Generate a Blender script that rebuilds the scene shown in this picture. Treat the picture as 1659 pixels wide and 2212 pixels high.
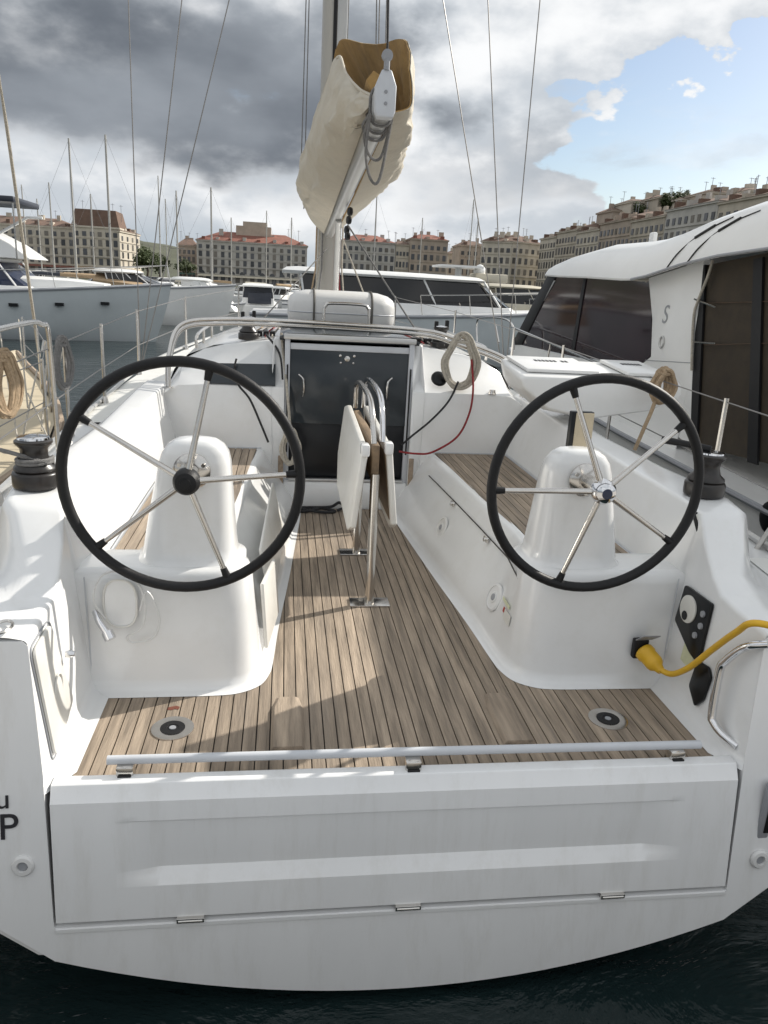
import bpy, bmesh, math, random
from mathutils import Vector, Matrix, noise
random.seed(7)
for o in list(bpy.data.objects): bpy.data.objects.remove(o)
SC = bpy.context.scene
COL = SC.collection

# ------------------------------------------------------------------ camera
# world: x = starboard, y = forward along the yacht, z = up from the cockpit sole
CAM = Vector((-0.4596, 0.0, 1.6))
YAW, PITCH, ROLL, FL, PW, PH = 0.1399, 0.2894, 0.0548, 1620.0, 1659.0, 2212.0
_f = Vector((math.sin(YAW)*math.cos(PITCH), math.cos(YAW)*math.cos(PITCH), -math.sin(PITCH)))
_r = Vector((math.cos(YAW), -math.sin(YAW), 0.0)); _u = _r.cross(_f)
CR = _r*math.cos(ROLL) + _u*math.sin(ROLL); CU = -_r*math.sin(ROLL) + _u*math.cos(ROLL); CF = _f
cd = bpy.data.cameras.new('camera'); cam = bpy.data.objects.new('camera', cd); COL.objects.link(cam)
cd.sensor_fit = 'HORIZONTAL'; cd.sensor_width = 36.0; cd.lens = 36.0*FL/PW
cd.clip_start = 0.05; cd.clip_end = 3000.0
mw = Matrix((( CR.x, CU.x, -CF.x, CAM.x), (CR.y, CU.y, -CF.y, CAM.y), (CR.z, CU.z, -CF.z, CAM.z), (0,0,0,1)))
cam.matrix_world = mw
SC.camera = cam
SC.render.resolution_x = 768; SC.render.resolution_y = 1024
def ray(px, py): return CF + CR*((px-PW/2)/FL) - CU*((py-PH/2)/FL)
def onY(px, py, Y): d = ray(px, py); return CAM + d*(Y/d.y)
def onZ(px, py, Z): d = ray(px, py); return CAM + d*((Z-CAM.z)/d.z)
def onX(px, py, X): d = ray(px, py); return CAM + d*((X-CAM.x)/d.x)

WATER_Z = -0.80
# ------------------------------------------------------------------ light
SUN_AZ = math.radians(64.0)     # clockwise from +y (bow)
SUN_EL = math.radians(32.5)
sd = bpy.data.lights.new('sun', 'SUN'); sun = bpy.data.objects.new('sun', sd); COL.objects.link(sun)
sd.energy = 4.3; sd.angle = math.radians(0.6); sd.color = (1.0, 0.945, 0.86)
sv = Vector((math.sin(SUN_AZ)*math.cos(SUN_EL), math.cos(SUN_AZ)*math.cos(SUN_EL), math.sin(SUN_EL)))
sun.rotation_euler = (-sv).to_track_quat('-Z', 'Y').to_euler(); sun.location = (20, 10, 30)

W = bpy.data.worlds.new('World'); SC.world = W; W.use_nodes = True
def world():
    nt = W.node_tree; N = nt.nodes; L = nt.links
    for n in list(N): N.remove(n)
    def nd(t, **k):
        n = N.new(t)
        for a, b in k.items(): setattr(n, a, b)
        return n
    def inp(n, i, v):
        if isinstance(v, (int, float, tuple)): n.inputs[i].default_value = v
        else: L.new(v, n.inputs[i])
    def mth(op, a, b=0.0, c=None, clamp=False):
        n = nd('ShaderNodeMath', operation=op, use_clamp=clamp); inp(n, 0, a); inp(n, 1, b)
        if c is not None: inp(n, 2, c)
        return n.outputs[0]
    def ss(v, a, b, lo=0.0, hi=1.0):
        n = nd('ShaderNodeMapRange', interpolation_type='SMOOTHERSTEP'); inp(n, 0, v)
        n.inputs[1].default_value = a; n.inputs[2].default_value = b; n.inputs[3].default_value = lo; n.inputs[4].default_value = hi
        return n.outputs[0]
    def mixc(f, a, b):
        n = nd('ShaderNodeMix', data_type='RGBA'); inp(n, 0, f); inp(n, 6, a); inp(n, 7, b); return n.outputs[2]
    sky = nd('ShaderNodeTexSky', sky_type='NISHITA', sun_disc=False)
    sky.sun_elevation = SUN_EL; sky.sun_rotation = SUN_AZ; sky.air_density = 1.0; sky.dust_density = 1.2; sky.ozone_density = 1.3
    tc = nd('ShaderNodeTexCoord'); sep = nd('ShaderNodeSeparateXYZ'); L.new(tc.outputs['Generated'], sep.inputs[0])
    x, y, z = sep.outputs
    az = mth('ARCTAN2', x, y); el = mth('ARCSINE', z)
    zz = mth('ADD', mth('MAXIMUM', z, 0.0), 0.14)
    cmb = nd('ShaderNodeCombineXYZ'); L.new(mth('DIVIDE', x, zz), cmb.inputs[0]); L.new(mth('DIVIDE', y, zz), cmb.inputs[1]); cmb.inputs[2].default_value = 3.3
    def noise(scale, detail, rough, off=(0,0,0), dist=0.0):
        m = nd('ShaderNodeMapping'); m.inputs['Location'].default_value = off; L.new(cmb.outputs[0], m.inputs[0])
        n = nd('ShaderNodeTexNoise'); n.inputs['Scale'].default_value = scale; n.inputs['Detail'].default_value = detail
        n.inputs['Roughness'].default_value = rough; n.inputs['Distortion'].default_value = dist; L.new(m.outputs[0], n.inputs['Vector'])
        return n.outputs['Fac']
    # second noise field in plain direction space: round cumulus lumps low in the sky
    def noise3(scale, detail, rough, off=(0,0,0), stretch=(1,1,1.7)):
        m = nd('ShaderNodeMapping'); m.inputs['Location'].default_value = off; m.inputs['Scale'].default_value = stretch; L.new(tc.outputs['Generated'], m.inputs[0])
        n = nd('ShaderNodeTexNoise'); n.inputs['Scale'].default_value = scale; n.inputs['Detail'].default_value = detail
        n.inputs['Roughness'].default_value = rough; L.new(m.outputs[0], n.inputs['Vector'])
        return n.outputs['Fac']
    nbig = noise3(5.0, 9, 0.5, (1.3, 0.4, 2.2), (1, 1, 2.2))
    nmid = noise3(11.0, 9, 0.52, (4.3, 7.4, 1.2), (1, 1, 1.8))
    nfine = noise(1.6, 9, 0.6, (8, 3, 0), 0.3)
    lump = mth('ADD', mth('MULTIPLY', nbig, 0.6), mth('MULTIPLY', nmid, 0.4))
    jit = mth('SUBTRACT', lump, 0.5)
    azj = mth('ADD', az, mth('MULTIPLY', jit, 0.75)); elj = mth('ADD', el, mth('MULTIPLY', jit, 0.30))
    # clear air to starboard of the bow
    dx = mth('DIVIDE', mth('SUBTRACT', azj, 0.60), 0.31); dy = mth('DIVIDE', mth('SUBTRACT', elj, 0.160), 0.132)
    hole = ss(mth('ADD', mth('SQRT', mth('ADD', mth('MULTIPLY', dx, dx), mth('MULTIPLY', dy, dy))), mth('MULTIPLY', mth('SUBTRACT', nmid, 0.5), 1.5)), 1.08, 0.78)
    cover = ss(mth('ADD', lump, mth('MULTIPLY', hole, -0.30)), 0.24, 0.36)
    # wisps inside the clear part
    wisp = ss(nfine, 0.46, 0.70, 0.0, 0.45)
    cover = mth('MAXIMUM', cover, wisp)
    # thick dark deck of cloud ahead and to port; thins to starboard
    left = ss(azj, 0.24, 0.0)
    band = mth('MULTIPLY', ss(elj, 0.10, 0.165), ss(elj, 0.36, 0.22))
    dark = mth('MULTIPLY', left, band)
    dark2 = mth('MULTIPLY', mth('MULTIPLY', ss(azj, 0.46, 0.33), ss(azj, 0.12, 0.26)), mth('MULTIPLY', ss(elj, 0.085, 0.12), ss(elj, 0.20, 0.145)))
    dark = mth('MAXIMUM', dark, mth('MULTIPLY', dark2, 0.30))
    # body of the cloud: white tops, grey bellies
    body = ss(mth('ADD', mth('MULTIPLY', nmid, 0.62), mth('MULTIPLY', nbig, 0.38)), 0.36, 0.66)
    K = 8.2
    bright = mixc(body, (0.58*K, 0.625*K, 0.675*K, 1), (0.97*K, 0.98*K, 0.99*K, 1))
    soft = ss(noise3(3.6, 5, 0.42, (2.3, 5.1, 0.7), (1, 1, 2.6)), 0.34, 0.68)
    gloom = mixc(mth('ADD', mth('MULTIPLY', soft, 0.75), mth('MULTIPLY', body, 0.25)), (0.15*K, 0.17*K, 0.20*K, 1), (0.33*K, 0.36*K, 0.40*K, 1))
    cloud = mixc(dark, bright, gloom)
    # greyer haze under the far clouds on the port side
    low = mth('MULTIPLY', ss(el, 0.075, 0.03), ss(az, 0.25, 0.0))
    cloud = mixc(mth('MULTIPLY', low, 0.65), cloud, (0.40*K, 0.47*K, 0.53*K, 1))
    col = mixc(cover, sky.outputs[0], cloud)
    bg = nd('ShaderNodeBackground'); L.new(col, bg.inputs[0]); bg.inputs[1].default_value = 0.10
    out = nd('ShaderNodeOutputWorld'); L.new(bg.outputs[0], out.inputs[0])
world()
SC.view_settings.view_transform = 'Standard'; SC.view_settings.look = 'None'
SC.view_settings.exposure = 0.30; SC.view_settings.gamma = 1.0; SC.view_settings.use_curve_mapping = False

# ------------------------------------------------------------------ materials
MATS = {}
def material(name, col, rough=0.5, metal=0.0, coat=0.0, var=0.08, scale=6.0, bump=0.0, bscale=120.0, stretch=(1,1,1),
             dirt=None, dirt_amt=0.0, rnd=0.0, alpha_t=0.0, spec=0.5, coords='Object', trans=0.0, dirt_scale=None, rvar=0.12):
    m = bpy.data.materials.new(name); m.use_nodes = True; nt = m.node_tree; N = nt.nodes; L = nt.links
    b = N['Principled BSDF']; tc = N.new('ShaderNodeTexCoord')
    mp = N.new('ShaderNodeMapping'); mp.inputs['Scale'].default_value = stretch; L.new(tc.outputs[coords], mp.inputs[0])
    n1 = N.new('ShaderNodeTexNoise'); n1.inputs['Scale'].default_value = scale; n1.inputs['Detail'].default_value = 8; n1.inputs['Roughness'].default_value = 0.62
    L.new(mp.outputs[0], n1.inputs['Vector'])
    mr = N.new('ShaderNodeMapRange'); mr.inputs[1].default_value = 0.3; mr.inputs[2].default_value = 0.7; mr.inputs[3].default_value = 1-var; mr.inputs[4].default_value = 1+var
    L.new(n1.outputs['Fac'], mr.inputs[0]); val = mr.outputs[0]
    if rnd:
        oi = N.new('ShaderNodeObjectInfo'); r2 = N.new('ShaderNodeMapRange'); r2.inputs[3].default_value = 1-rnd; r2.inputs[4].default_value = 1+rnd
        L.new(oi.outputs['Random'], r2.inputs[0]); mu = N.new('ShaderNodeMath'); mu.operation = 'MULTIPLY'; L.new(val, mu.inputs[0]); L.new(r2.outputs[0], mu.inputs[1]); val = mu.outputs[0]
    mx = N.new('ShaderNodeVectorMath'); mx.operation = 'SCALE'; mx.inputs[0].default_value = col; L.new(val, mx.inputs['Scale']); out = mx.outputs[0]
    if dirt is not None:
        n2 = N.new('ShaderNodeTexNoise'); n2.inputs['Scale'].default_value = dirt_scale or scale*0.45; n2.inputs['Detail'].default_value = 10; n2.inputs['Roughness'].default_value = 0.7
        L.new(mp.outputs[0], n2.inputs['Vector'])
        r3 = N.new('ShaderNodeMapRange'); r3.inputs[1].default_value = 0.5; r3.inputs[2].default_value = 0.8; r3.inputs[4].default_value = dirt_amt; L.new(n2.outputs['Fac'], r3.inputs[0])
        mm = N.new('ShaderNodeMix'); mm.data_type = 'RGBA'; L.new(r3.outputs[0], mm.inputs[0]); L.new(out, mm.inputs[6]); mm.inputs[7].default_value = (*dirt, 1); out = mm.outputs[2]
    L.new(out, b.inputs['Base Color'])
    rr = N.new('ShaderNodeMapRange'); rr.inputs[3].default_value = max(0.02, rough*(1-rvar)); rr.inputs[4].default_value = min(1, rough*(1+rvar)); L.new(n1.outputs['Fac'], rr.inputs[0]); L.new(rr.outputs[0], b.inputs['Roughness'])
    b.inputs['Metallic'].default_value = metal; b.inputs['Coat Weight'].default_value = coat; b.inputs['Coat Roughness'].default_value = 0.12
    b.inputs['Specular IOR Level'].default_value = spec
    if trans: b.inputs['Transmission Weight'].default_value = trans
    if bump:
        n3 = N.new('ShaderNodeTexNoise'); n3.inputs['Scale'].default_value = bscale; n3.inputs['Detail'].default_value = 4; L.new(mp.outputs[0], n3.inputs['Vector'])
        bp = N.new('ShaderNodeBump'); bp.inputs['Strength'].default_value = bump; bp.inputs['Distance'].default_value = 0.01; L.new(n3.outputs['Fac'], bp.inputs['Height']); L.new(bp.outputs[0], b.inputs['Normal'])
    MATS[name] = m; return m
material('gelcoat', (0.80, 0.805, 0.80), 0.20, coat=0.45, var=0.02, scale=2.2, dirt=(0.56, 0.54, 0.47), dirt_amt=0.22, dirt_scale=5.5, rvar=0.35)
material('gelcoat_aft', (0.80, 0.805, 0.805), 0.22, coat=0.4, var=0.03, scale=5.0, stretch=(1, 1, 0.12), dirt=(0.50, 0.48, 0.42), dirt_amt=0.34, dirt_scale=12, rvar=0.4)
material('gelcoat_worn', (0.70, 0.69, 0.65), 0.38, coat=0.1, var=0.04, scale=3.0, dirt=(0.46, 0.42, 0.33), dirt_amt=0.42, dirt_scale=4.0, rvar=0.3)
material('nonskid', (0.72, 0.72, 0.69), 0.55, var=0.04, scale=4, bump=0.25, bscale=260, dirt=(0.52, 0.49, 0.42), dirt_amt=0.35)
material('teak', (0.295, 0.236, 0.178), 0.8, var=0.42, scale=34, stretch=(1, 0.07, 1), bump=0.35, bscale=150, rnd=0.12, dirt=(0.165, 0.145, 0.125), dirt_amt=1.0, dirt_scale=5)
material('teak_block', (0.33, 0.255, 0.185), 0.74, var=0.3, scale=34, stretch=(1, 0.08, 1), bump=0.3, bscale=140, dirt=(0.23, 0.20, 0.17), dirt_amt=0.8, dirt_scale=9)
material('table_wood', (0.22, 0.155, 0.095), 0.7, var=0.35, scale=20, stretch=(1, 0.2, 1), dirt=(0.11, 0.075, 0.05), dirt_amt=0.8)
material('caulk', (0.035, 0.03, 0.026), 0.7, var=0.2, scale=20)
material('steel', (0.62, 0.60, 0.57), 0.20, metal=1.0, var=0.06, scale=12, dirt=(0.40, 0.32, 0.24), dirt_amt=0.35, dirt_scale=14)
material('chrome', (0.75, 0.75, 0.76), 0.07, metal=1.0, var=0.02)
material('alloy', (0.55, 0.55, 0.54), 0.42, metal=0.7, var=0.05, scale=5)
material('mast_paint', (0.43, 0.415, 0.38), 0.4, var=0.05, scale=3, stretch=(1,1,0.2), dirt=(0.40, 0.37, 0.31), dirt_amt=0.5)
material('grey_plastic', (0.30, 0.31, 0.33), 0.45, var=0.06)
material('pale_grey', (0.55, 0.57, 0.60), 0.4, var=0.05)
material('black_rubber', (0.012, 0.012, 0.013), 0.5, spec=0.3, var=0.2, scale=40, bump=0.15, bscale=200)
material('black_gloss', (0.010, 0.011, 0.012), 0.3, spec=0.25, var=0.1)
material('winch_black', (0.018, 0.016, 0.015), 0.34, coat=0.1, var=0.25, scale=18, dirt=(0.06, 0.04, 0.03), dirt_amt=0.5)
material('smoked_acrylic', (0.034, 0.041, 0.047), 0.16, var=0.05, scale=1.2, spec=0.4, rvar=0.05)
material('washboard_dark', (0.008, 0.009, 0.011), 0.3, var=0.05, spec=0.35, rvar=0.05)
material('cabin_dark', (0.035, 0.03, 0.027), 0.7, var=0.3)
material('canvas', (0.56, 0.515, 0.43), 0.9, var=0.10, scale=5, bump=0.9, bscale=16, dirt=(0.38, 0.33, 0.25), dirt_amt=0.5, dirt_scale=5)
material('backlit_ochre', (0.36, 0.225, 0.085), 0.9, var=0.22, scale=7, bump=0.4, bscale=30, dirt=(0.18, 0.10, 0.03), dirt_amt=0.5)  # ochre colour stands in for sunlight coming through the canvas
material('sailcloth', (0.55, 0.51, 0.42), 0.8, var=0.08, scale=6, bump=0.4, bscale=30)
material('rope_white', (0.50, 0.46, 0.39), 0.9, var=0.25, scale=60, bump=0.8, bscale=260)
material('rope_tan', (0.42, 0.31, 0.20), 0.9, var=0.25, scale=60, bump=0.8, bscale=260)
material('rope_grey', (0.22, 0.215, 0.21), 0.9, var=0.25, scale=60, bump=0.8, bscale=260)
material('rope_red', (0.30, 0.03, 0.035), 0.85, var=0.45, scale=90, bump=0.8, bscale=260, dirt=(0.05, 0.03, 0.03), dirt_amt=0.9, dirt_scale=60)
material('rope_black', (0.03, 0.03, 0.032), 0.85, var=0.4, scale=90, bump=0.8, bscale=260)
material('wire', (0.25, 0.24, 0.23), 0.4, metal=0.7, var=0.05)
material('yellow_cable', (0.72, 0.42, 0.02), 0.42, var=0.08, scale=12, dirt=(0.40, 0.26, 0.06), dirt_amt=0.5)
material('dial_white', (0.68, 0.67, 0.62), 0.4, var=0.04)
material('sticker', (0.62, 0.64, 0.44), 0.5, var=0.1, scale=30)
material('red_mark', (0.45, 0.06, 0.04), 0.5, var=0.1)
material('stain', (0.16, 0.05, 0.03), 0.8, var=0.4, scale=60)
material('ink', (0.02, 0.02, 0.025), 0.5, var=0.1)
material('raft_white', (0.70, 0.70, 0.69), 0.35, coat=0.1, var=0.03, dirt=(0.5, 0.48, 0.43), dirt_amt=0.3)
material('strap', (0.10, 0.095, 0.085), 0.8, var=0.2)
material('tint_glass', (0.030, 0.018, 0.022), 0.06, var=0.35, scale=1.4)
material('blue_glass', (0.012, 0.022, 0.055), 0.08, var=0.2)
material('dark_glass', (0.010, 0.010, 0.011), 0.10, var=0.2)
material('mesh_screen', (0.045, 0.034, 0.022), 0.85, var=0.25, scale=9, bump=0.3, bscale=300)
material('boat_grey', (0.56, 0.60, 0.61), 0.35, var=0.04, scale=1.0, dirt=(0.30, 0.33, 0.34), dirt_amt=0.4)
material('boat_white', (0.80, 0.80, 0.785), 0.32, coat=0.15, var=0.03, scale=1.5, dirt=(0.52, 0.50, 0.44), dirt_amt=0.3)
material('boat_cream', (0.60, 0.55, 0.44), 0.4, var=0.04, scale=1.5)
material('boat_navy', (0.03, 0.035, 0.05), 0.4, var=0.1)
material('cover_tan', (0.36, 0.26, 0.16), 0.9, var=0.15, scale=3, bump=0.3, bscale=20)
material('cover_green', (0.06, 0.11, 0.085), 0.85, var=0.2)
material('deck_tan', (0.50, 0.43, 0.31), 0.8, var=0.08, scale=6, bump=0.3, bscale=80, dirt=(0.34, 0.28, 0.2), dirt_amt=0.4)
material('door_brown', (0.10, 0.06, 0.035), 0.6, var=0.2)
material('stone_a', (0.47, 0.42, 0.345), 0.9, var=0.16, scale=0.25, dirt=(0.24, 0.20, 0.16), dirt_amt=0.5, dirt_scale=0.3, coords='Object', rnd=0.08)
material('stone_b', (0.54, 0.49, 0.41), 0.9, var=0.16, scale=0.25, dirt=(0.28, 0.24, 0.19), dirt_amt=0.5, dirt_scale=0.3, rnd=0.08)
material('stone_c', (0.42, 0.35, 0.285), 0.9, var=0.16, scale=0.25, dirt=(0.22, 0.17, 0.14), dirt_amt=0.5, dirt_scale=0.3, rnd=0.08)
material('stone_grey', (0.45, 0.43, 0.395), 0.9, var=0.14, scale=0.25, dirt=(0.24, 0.22, 0.2), dirt_amt=0.5, dirt_scale=0.3, rnd=0.06)
material('roof_red', (0.215, 0.085, 0.06), 0.9, var=0.22, scale=0.6, dirt=(0.18, 0.09, 0.06), dirt_amt=0.6)
material('roof_brown', (0.15, 0.095, 0.07), 0.9, var=0.22, scale=0.6)
material('window_dark', (0.07, 0.072, 0.078), 0.3, var=0.3, rnd=0.5)
material('shutter', (0.17, 0.155, 0.135), 0.8, var=0.2, rnd=0.3)
material('bark', (0.07, 0.05, 0.035), 0.9, var=0.3)
material('leaf', (0.055, 0.075, 0.022), 0.7, var=0.4, scale=2.0, rnd=0.15)
material('quay_stone', (0.42, 0.40, 0.37), 0.9, var=0.15, scale=1.0)
material('hill_ground', (0.075, 0.08, 0.05), 0.95, var=0.3, scale=0.05)
def water_mat():
    m = bpy.data.materials.new('water'); m.use_nodes = True; nt = m.node_tree; N = nt.nodes; L = nt.links; b = N['Principled BSDF']
    b.inputs['Base Color'].default_value = (0.010, 0.020, 0.021, 1); b.inputs['Roughness'].default_value = 0.05; b.inputs['IOR'].default_value = 1.33
    tc = N.new('ShaderNodeTexCoord'); mp = N.new('ShaderNodeMapping'); mp.inputs['Scale'].default_value = (1.0, 1.9, 1); L.new(tc.outputs['Object'], mp.inputs[0])
    n = N.new('ShaderNodeTexNoise'); n.inputs['Scale'].default_value = 1.3; n.inputs['Detail'].default_value = 6; n.inputs['Roughness'].default_value = 0.6; n.inputs['Distortion'].default_value = 0.6; L.new(mp.outputs[0], n.inputs['Vector'])
    bp = N.new('ShaderNodeBump'); bp.inputs['Strength'].default_value = 0.55; bp.inputs['Distance'].default_value = 0.14; L.new(n.outputs['Fac'], bp.inputs['Height']); L.new(bp.outputs[0], b.inputs['Normal'])
    MATS['water'] = m
water_mat()

# ------------------------------------------------------------------ mesh helpers
WL = {}
def wloc(o): return WL.get(o.name, Vector((0, 0, 0)))
def crs(pts, n=8, closed=False):
    P = [Vector(p) for p in pts]; out = []; m = len(P)
    rng = m if closed else m-1
    for i in range(rng):
        if closed: a, b, c, d = P[(i-1) % m], P[i], P[(i+1) % m], P[(i+2) % m]
        else: a, b, c, d = P[max(i-1, 0)], P[i], P[i+1], P[min(i+2, m-1)]
        for k in range(n):
            t = k/n; out.append(0.5*((2*b) + (c-a)*t + (2*a-5*b+4*c-d)*t*t + (3*b-a-3*c+d)*t*t*t))
    if not closed: out.append(P[-1])
    return out
def arcpts(cx, cy, r, a0, a1, n):
    return [(cx+r*math.cos(math.radians(a0+(a1-a0)*i/n)), cy+r*math.sin(math.radians(a0+(a1-a0)*i/n))) for i in range(n+1)]
class B:
    def __init__(s): s.v = []; s.f = []
    def add(s, vs, fs):
        k = len(s.v); s.v += [Vector(q) for q in vs]; s.f += [tuple(i+k for i in f) for f in fs]; return s
    def box(s, x0, x1, y0, y1, z0, z1):
        return s.add([(x0,y0,z0),(x1,y0,z0),(x1,y1,z0),(x0,y1,z0),(x0,y0,z1),(x1,y0,z1),(x1,y1,z1),(x0,y1,z1)],
                     [(0,3,2,1),(4,5,6,7),(0,1,5,4),(1,2,6,5),(2,3,7,6),(3,0,4,7)])
    def obox(s, c, ax, ay, az):            # centre and three half-axis vectors
        c, ax, ay, az = Vector(c), Vector(ax), Vector(ay), Vector(az); vs = []
        for k in (-1, 1):
            for (i, j) in ((-1,-1),(1,-1),(1,1),(-1,1)): vs.append(c+ax*i+ay*j+az*k)
        return s.add(vs, [(0,3,2,1),(4,5,6,7),(0,1,5,4),(1,2,6,5),(2,3,7,6),(3,0,4,7)])
    def tube(s, pts, r, n=10, closed=False, caps=True):
        P = [Vector(p) for p in pts]; m = len(P)
        R = r if isinstance(r, (list, tuple)) else [r]*m
        T = []
        for i in range(m):
            if closed: t = P[(i+1) % m]-P[(i-1) % m]
            else: t = P[min(i+1, m-1)]-P[max(i-1, 0)]
            T.append(t.normalized() if t.length > 1e-9 else Vector((0,0,1)))
        a = T[0].orthogonal().normalized(); k = len(s.v)
        for i in range(m):
            a = (a - T[i]*a.dot(T[i])); a = a.normalized() if a.length > 1e-6 else T[i].orthogonal().normalized()
            b = T[i].cross(a)
            for j in range(n):
                q = 2*math.pi*j/n; s.v.append(P[i]+(a*math.cos(q)+b*math.sin(q))*R[i])
        for i in range(m if closed else m-1):
            i2 = (i+1) % m
            for j in range(n):
                j2 = (j+1) % n; s.f.append((k+i*n+j, k+i*n+j2, k+i2*n+j2, k+i2*n+j))
        if caps and not closed:
            s.f.append(tuple(k+j for j in reversed(range(n)))); s.f.append(tuple(k+(m-1)*n+j for j in range(n)))
        return s
    def lathe(s, prof, c, axis=(0,0,1), n=24):      # prof: (radius, height)
        ax = Vector(axis).normalized(); a = ax.orthogonal().normalized(); b = ax.cross(a); c = Vector(c); k = len(s.v); m = len(prof)
        for (r, h) in prof:
            for j in range(n):
                q = 2*math.pi*j/n; s.v.append(c+ax*h+(a*math.cos(q)+b*math.sin(q))*r)
        for i in range(m-1):
            for j in range(n):
                j2 = (j+1) % n; s.f.append((k+i*n+j, k+i*n+j2, k+(i+1)*n+j2, k+(i+1)*n+j))
        s.f.append(tuple(k+j for j in reversed(range(n)))); s.f.append(tuple(k+(m-1)*n+j for j in range(n)))
        return s
    def loft(s, rows, closed=False, cap=False):
        k = len(s.v); m = len(rows); n = len(rows[0])
        for r in rows: s.v += [Vector(q) for q in r]
        for i in range(m-1):
            for j in range(n if closed else n-1):
                j2 = (j+1) % n; s.f.append((k+i*n+j, k+i*n+j2, k+(i+1)*n+j2, k+(i+1)*n+j))
        if cap: s.f.append(tuple(k+j for j in reversed(range(n)))); s.f.append(tuple(k+(m-1)*n+j for j in range(n)))
        return s
    def prism(s, poly, vec):                # poly: 3d points, extruded along vec
        n = len(poly); vec = Vector(vec); k = len(s.v)
        s.v += [Vector(q) for q in poly]+[Vector(q)+vec for q in poly]
        s.f.append(tuple(k+i for i in range(n))); s.f.append(tuple(k+n+i for i in reversed(range(n))))
        for i in range(n): j = (i+1) % n; s.f.append((k+j, k+i, k+n+i, k+n+j))
        return s
    def build(s, name, mat, parent=None, angle=38, bevel=0.0, seg=2, thick=0.0, flip=False, tri=False):
        off = wloc(parent) if parent is not None else Vector((0, 0, 0))
        me = bpy.data.meshes.new(name); me.from_pydata([tuple(q-off) for q in s.v], [], s.f)
        bm = bmesh.new(); bm.from_mesh(me)
        bmesh.ops.remove_doubles(bm, verts=bm.verts, dist=1e-5)
        if thick:
            bmesh.ops.recalc_face_normals(bm, faces=bm.faces); bmesh.ops.solidify(bm, geom=bm.faces, thickness=thick)
        bmesh.ops.recalc_face_normals(bm, faces=bm.faces)
        if bevel:
            es = [e for e in bm.edges if len(e.link_faces) == 2 and e.calc_face_angle(0) > math.radians(28)]
            bmesh.ops.bevel(bm, geom=es, offset=bevel, segments=seg, profile=0.5, affect='EDGES', clamp_overlap=True)
        bm.to_mesh(me); bm.free()
        for p in me.polygons: p.use_smooth = True
        me.set_sharp_from_angle(angle=math.radians(angle))
        me.materials.append(MATS[mat])
        o = bpy.data.objects.new(name, me); COL.objects.link(o)
        if parent is not None: o.parent = parent
        WL[o.name] = off.copy()
        return o
def thing(name, label, cat, loc, group=None):
    o = bpy.data.objects.new(name, None); COL.objects.link(o); o.location = loc; o.empty_display_size = 0.2
    o['label'] = label; o['category'] = cat
    if group: o['group'] = group
    WL[o.name] = Vector(loc); return o
def tag(o, label, cat, group=None):
    o['label'] = label; o['category'] = cat
    if group: o['group'] = group
    return o
def kind(o, k): o['kind'] = k; return o
def instance(src, parent, loc, rotz=0.0, scale=None, name=None):      # shares mesh data; loc in world
    c = bpy.data.objects.new(name or src.name.split('.')[0], src.data); COL.objects.link(c); c.parent = parent
    c.location = Vector(loc)-wloc(parent); c.rotation_euler = (0, 0, rotz)
    if scale: c.scale = scale
    WL[c.name] = Vector(loc); return c
def copy_tree(root, loc, rotz=0.0, label=None, scale=1.0):
    c = root.copy(); COL.objects.link(c); c.location = loc; c.rotation_euler = (0, 0, rotz); c.scale = (scale,)*3
    if label: c['label'] = label
    for ch in root.children:
        d = ch.copy(); COL.objects.link(d); d.parent = c
        for g in ch.children: e = g.copy(); COL.objects.link(e); e.parent = d
    WL[c.name] = Vector(loc); return c
def letters(txt, mat, name, parent, M, size):
    cu = bpy.data.curves.new(name, 'FONT'); cu.body = txt; cu.size = size; cu.extrude = 0.0012
    t = bpy.data.objects.new(name+'_tmp', cu); COL.objects.link(t)
    dg = bpy.context.evaluated_depsgraph_get(); me = bpy.data.meshes.new_from_object(t.evaluated_get(dg))
    bpy.data.objects.remove(t)
    off = wloc(parent)
    for v in me.vertices: v.co = (M @ v.co) - off
    me.materials.clear(); me.materials.append(MATS[mat]); me.name = name
    o = bpy.data.objects.new(name, me); COL.objects.link(o); o.parent = parent; WL[o.name] = off.copy(); return o
def frameM(o, xa, ya):
    xa = Vector(xa).normalized(); ya = Vector(ya).normalized(); za = xa.cross(ya)
    return Matrix(((xa.x, ya.x, za.x, o[0]), (xa.y, ya.y, za.y, o[1]), (xa.z, ya.z, za.z, o[2]), (0,0,0,1)))
# ================================================================== setting
k = B(); k.add([(-900, -60, WATER_Z), (900, -60, WATER_Z), (900, 1500, WATER_Z), (-900, 1500, WATER_Z)], [(0, 1, 2, 3)])
kind(k.build('water', 'water'), 'structure')
k = B(); k.box(-260, 140, 288, 330, -3, .55); k.box(80, 140, 60, 287.9, -3, .55); k.box(-260, -70, 262, 287.9, -3, .55)
kind(k.build('quay', 'quay_stone', bevel=.1), 'structure')
k = B(); k.box(-700, 700, 331, 1400, -3, .4); k.box(141, 700, 40, 330.9, -3, .4); kind(k.build('ground', 'hill_ground'), 'structure')
k = B(); k.box(-30, 30, -4.0, .95, -.45, -.06); po = kind(k.build('pontoon', 'quay_stone', bevel=.03), 'structure')  # pontoon out of view under the camera, added to bounce light onto the transom
def hillz(x, y):
    r = 34*math.exp(-(((x-190)/75)**2+((y-210)/120)**2)) + 30*math.exp(-(((x+150)/120)**2+((y-560)/110)**2)) + 12*math.exp(-(((x+20)/90)**2+((y-700)/90)**2))
    return r + 1.2*math.sin(x*.11+y*.05)*min(1, r/6)
rows = []
for j in range(36):
    y = 90+j*22; rows.append([(x, y, hillz(x, y)-.5) for x in [-420+i*14 for i in range(60)]])
kind(B().loft(rows).build('hill', 'hill_ground', angle=80), 'structure')

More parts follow.
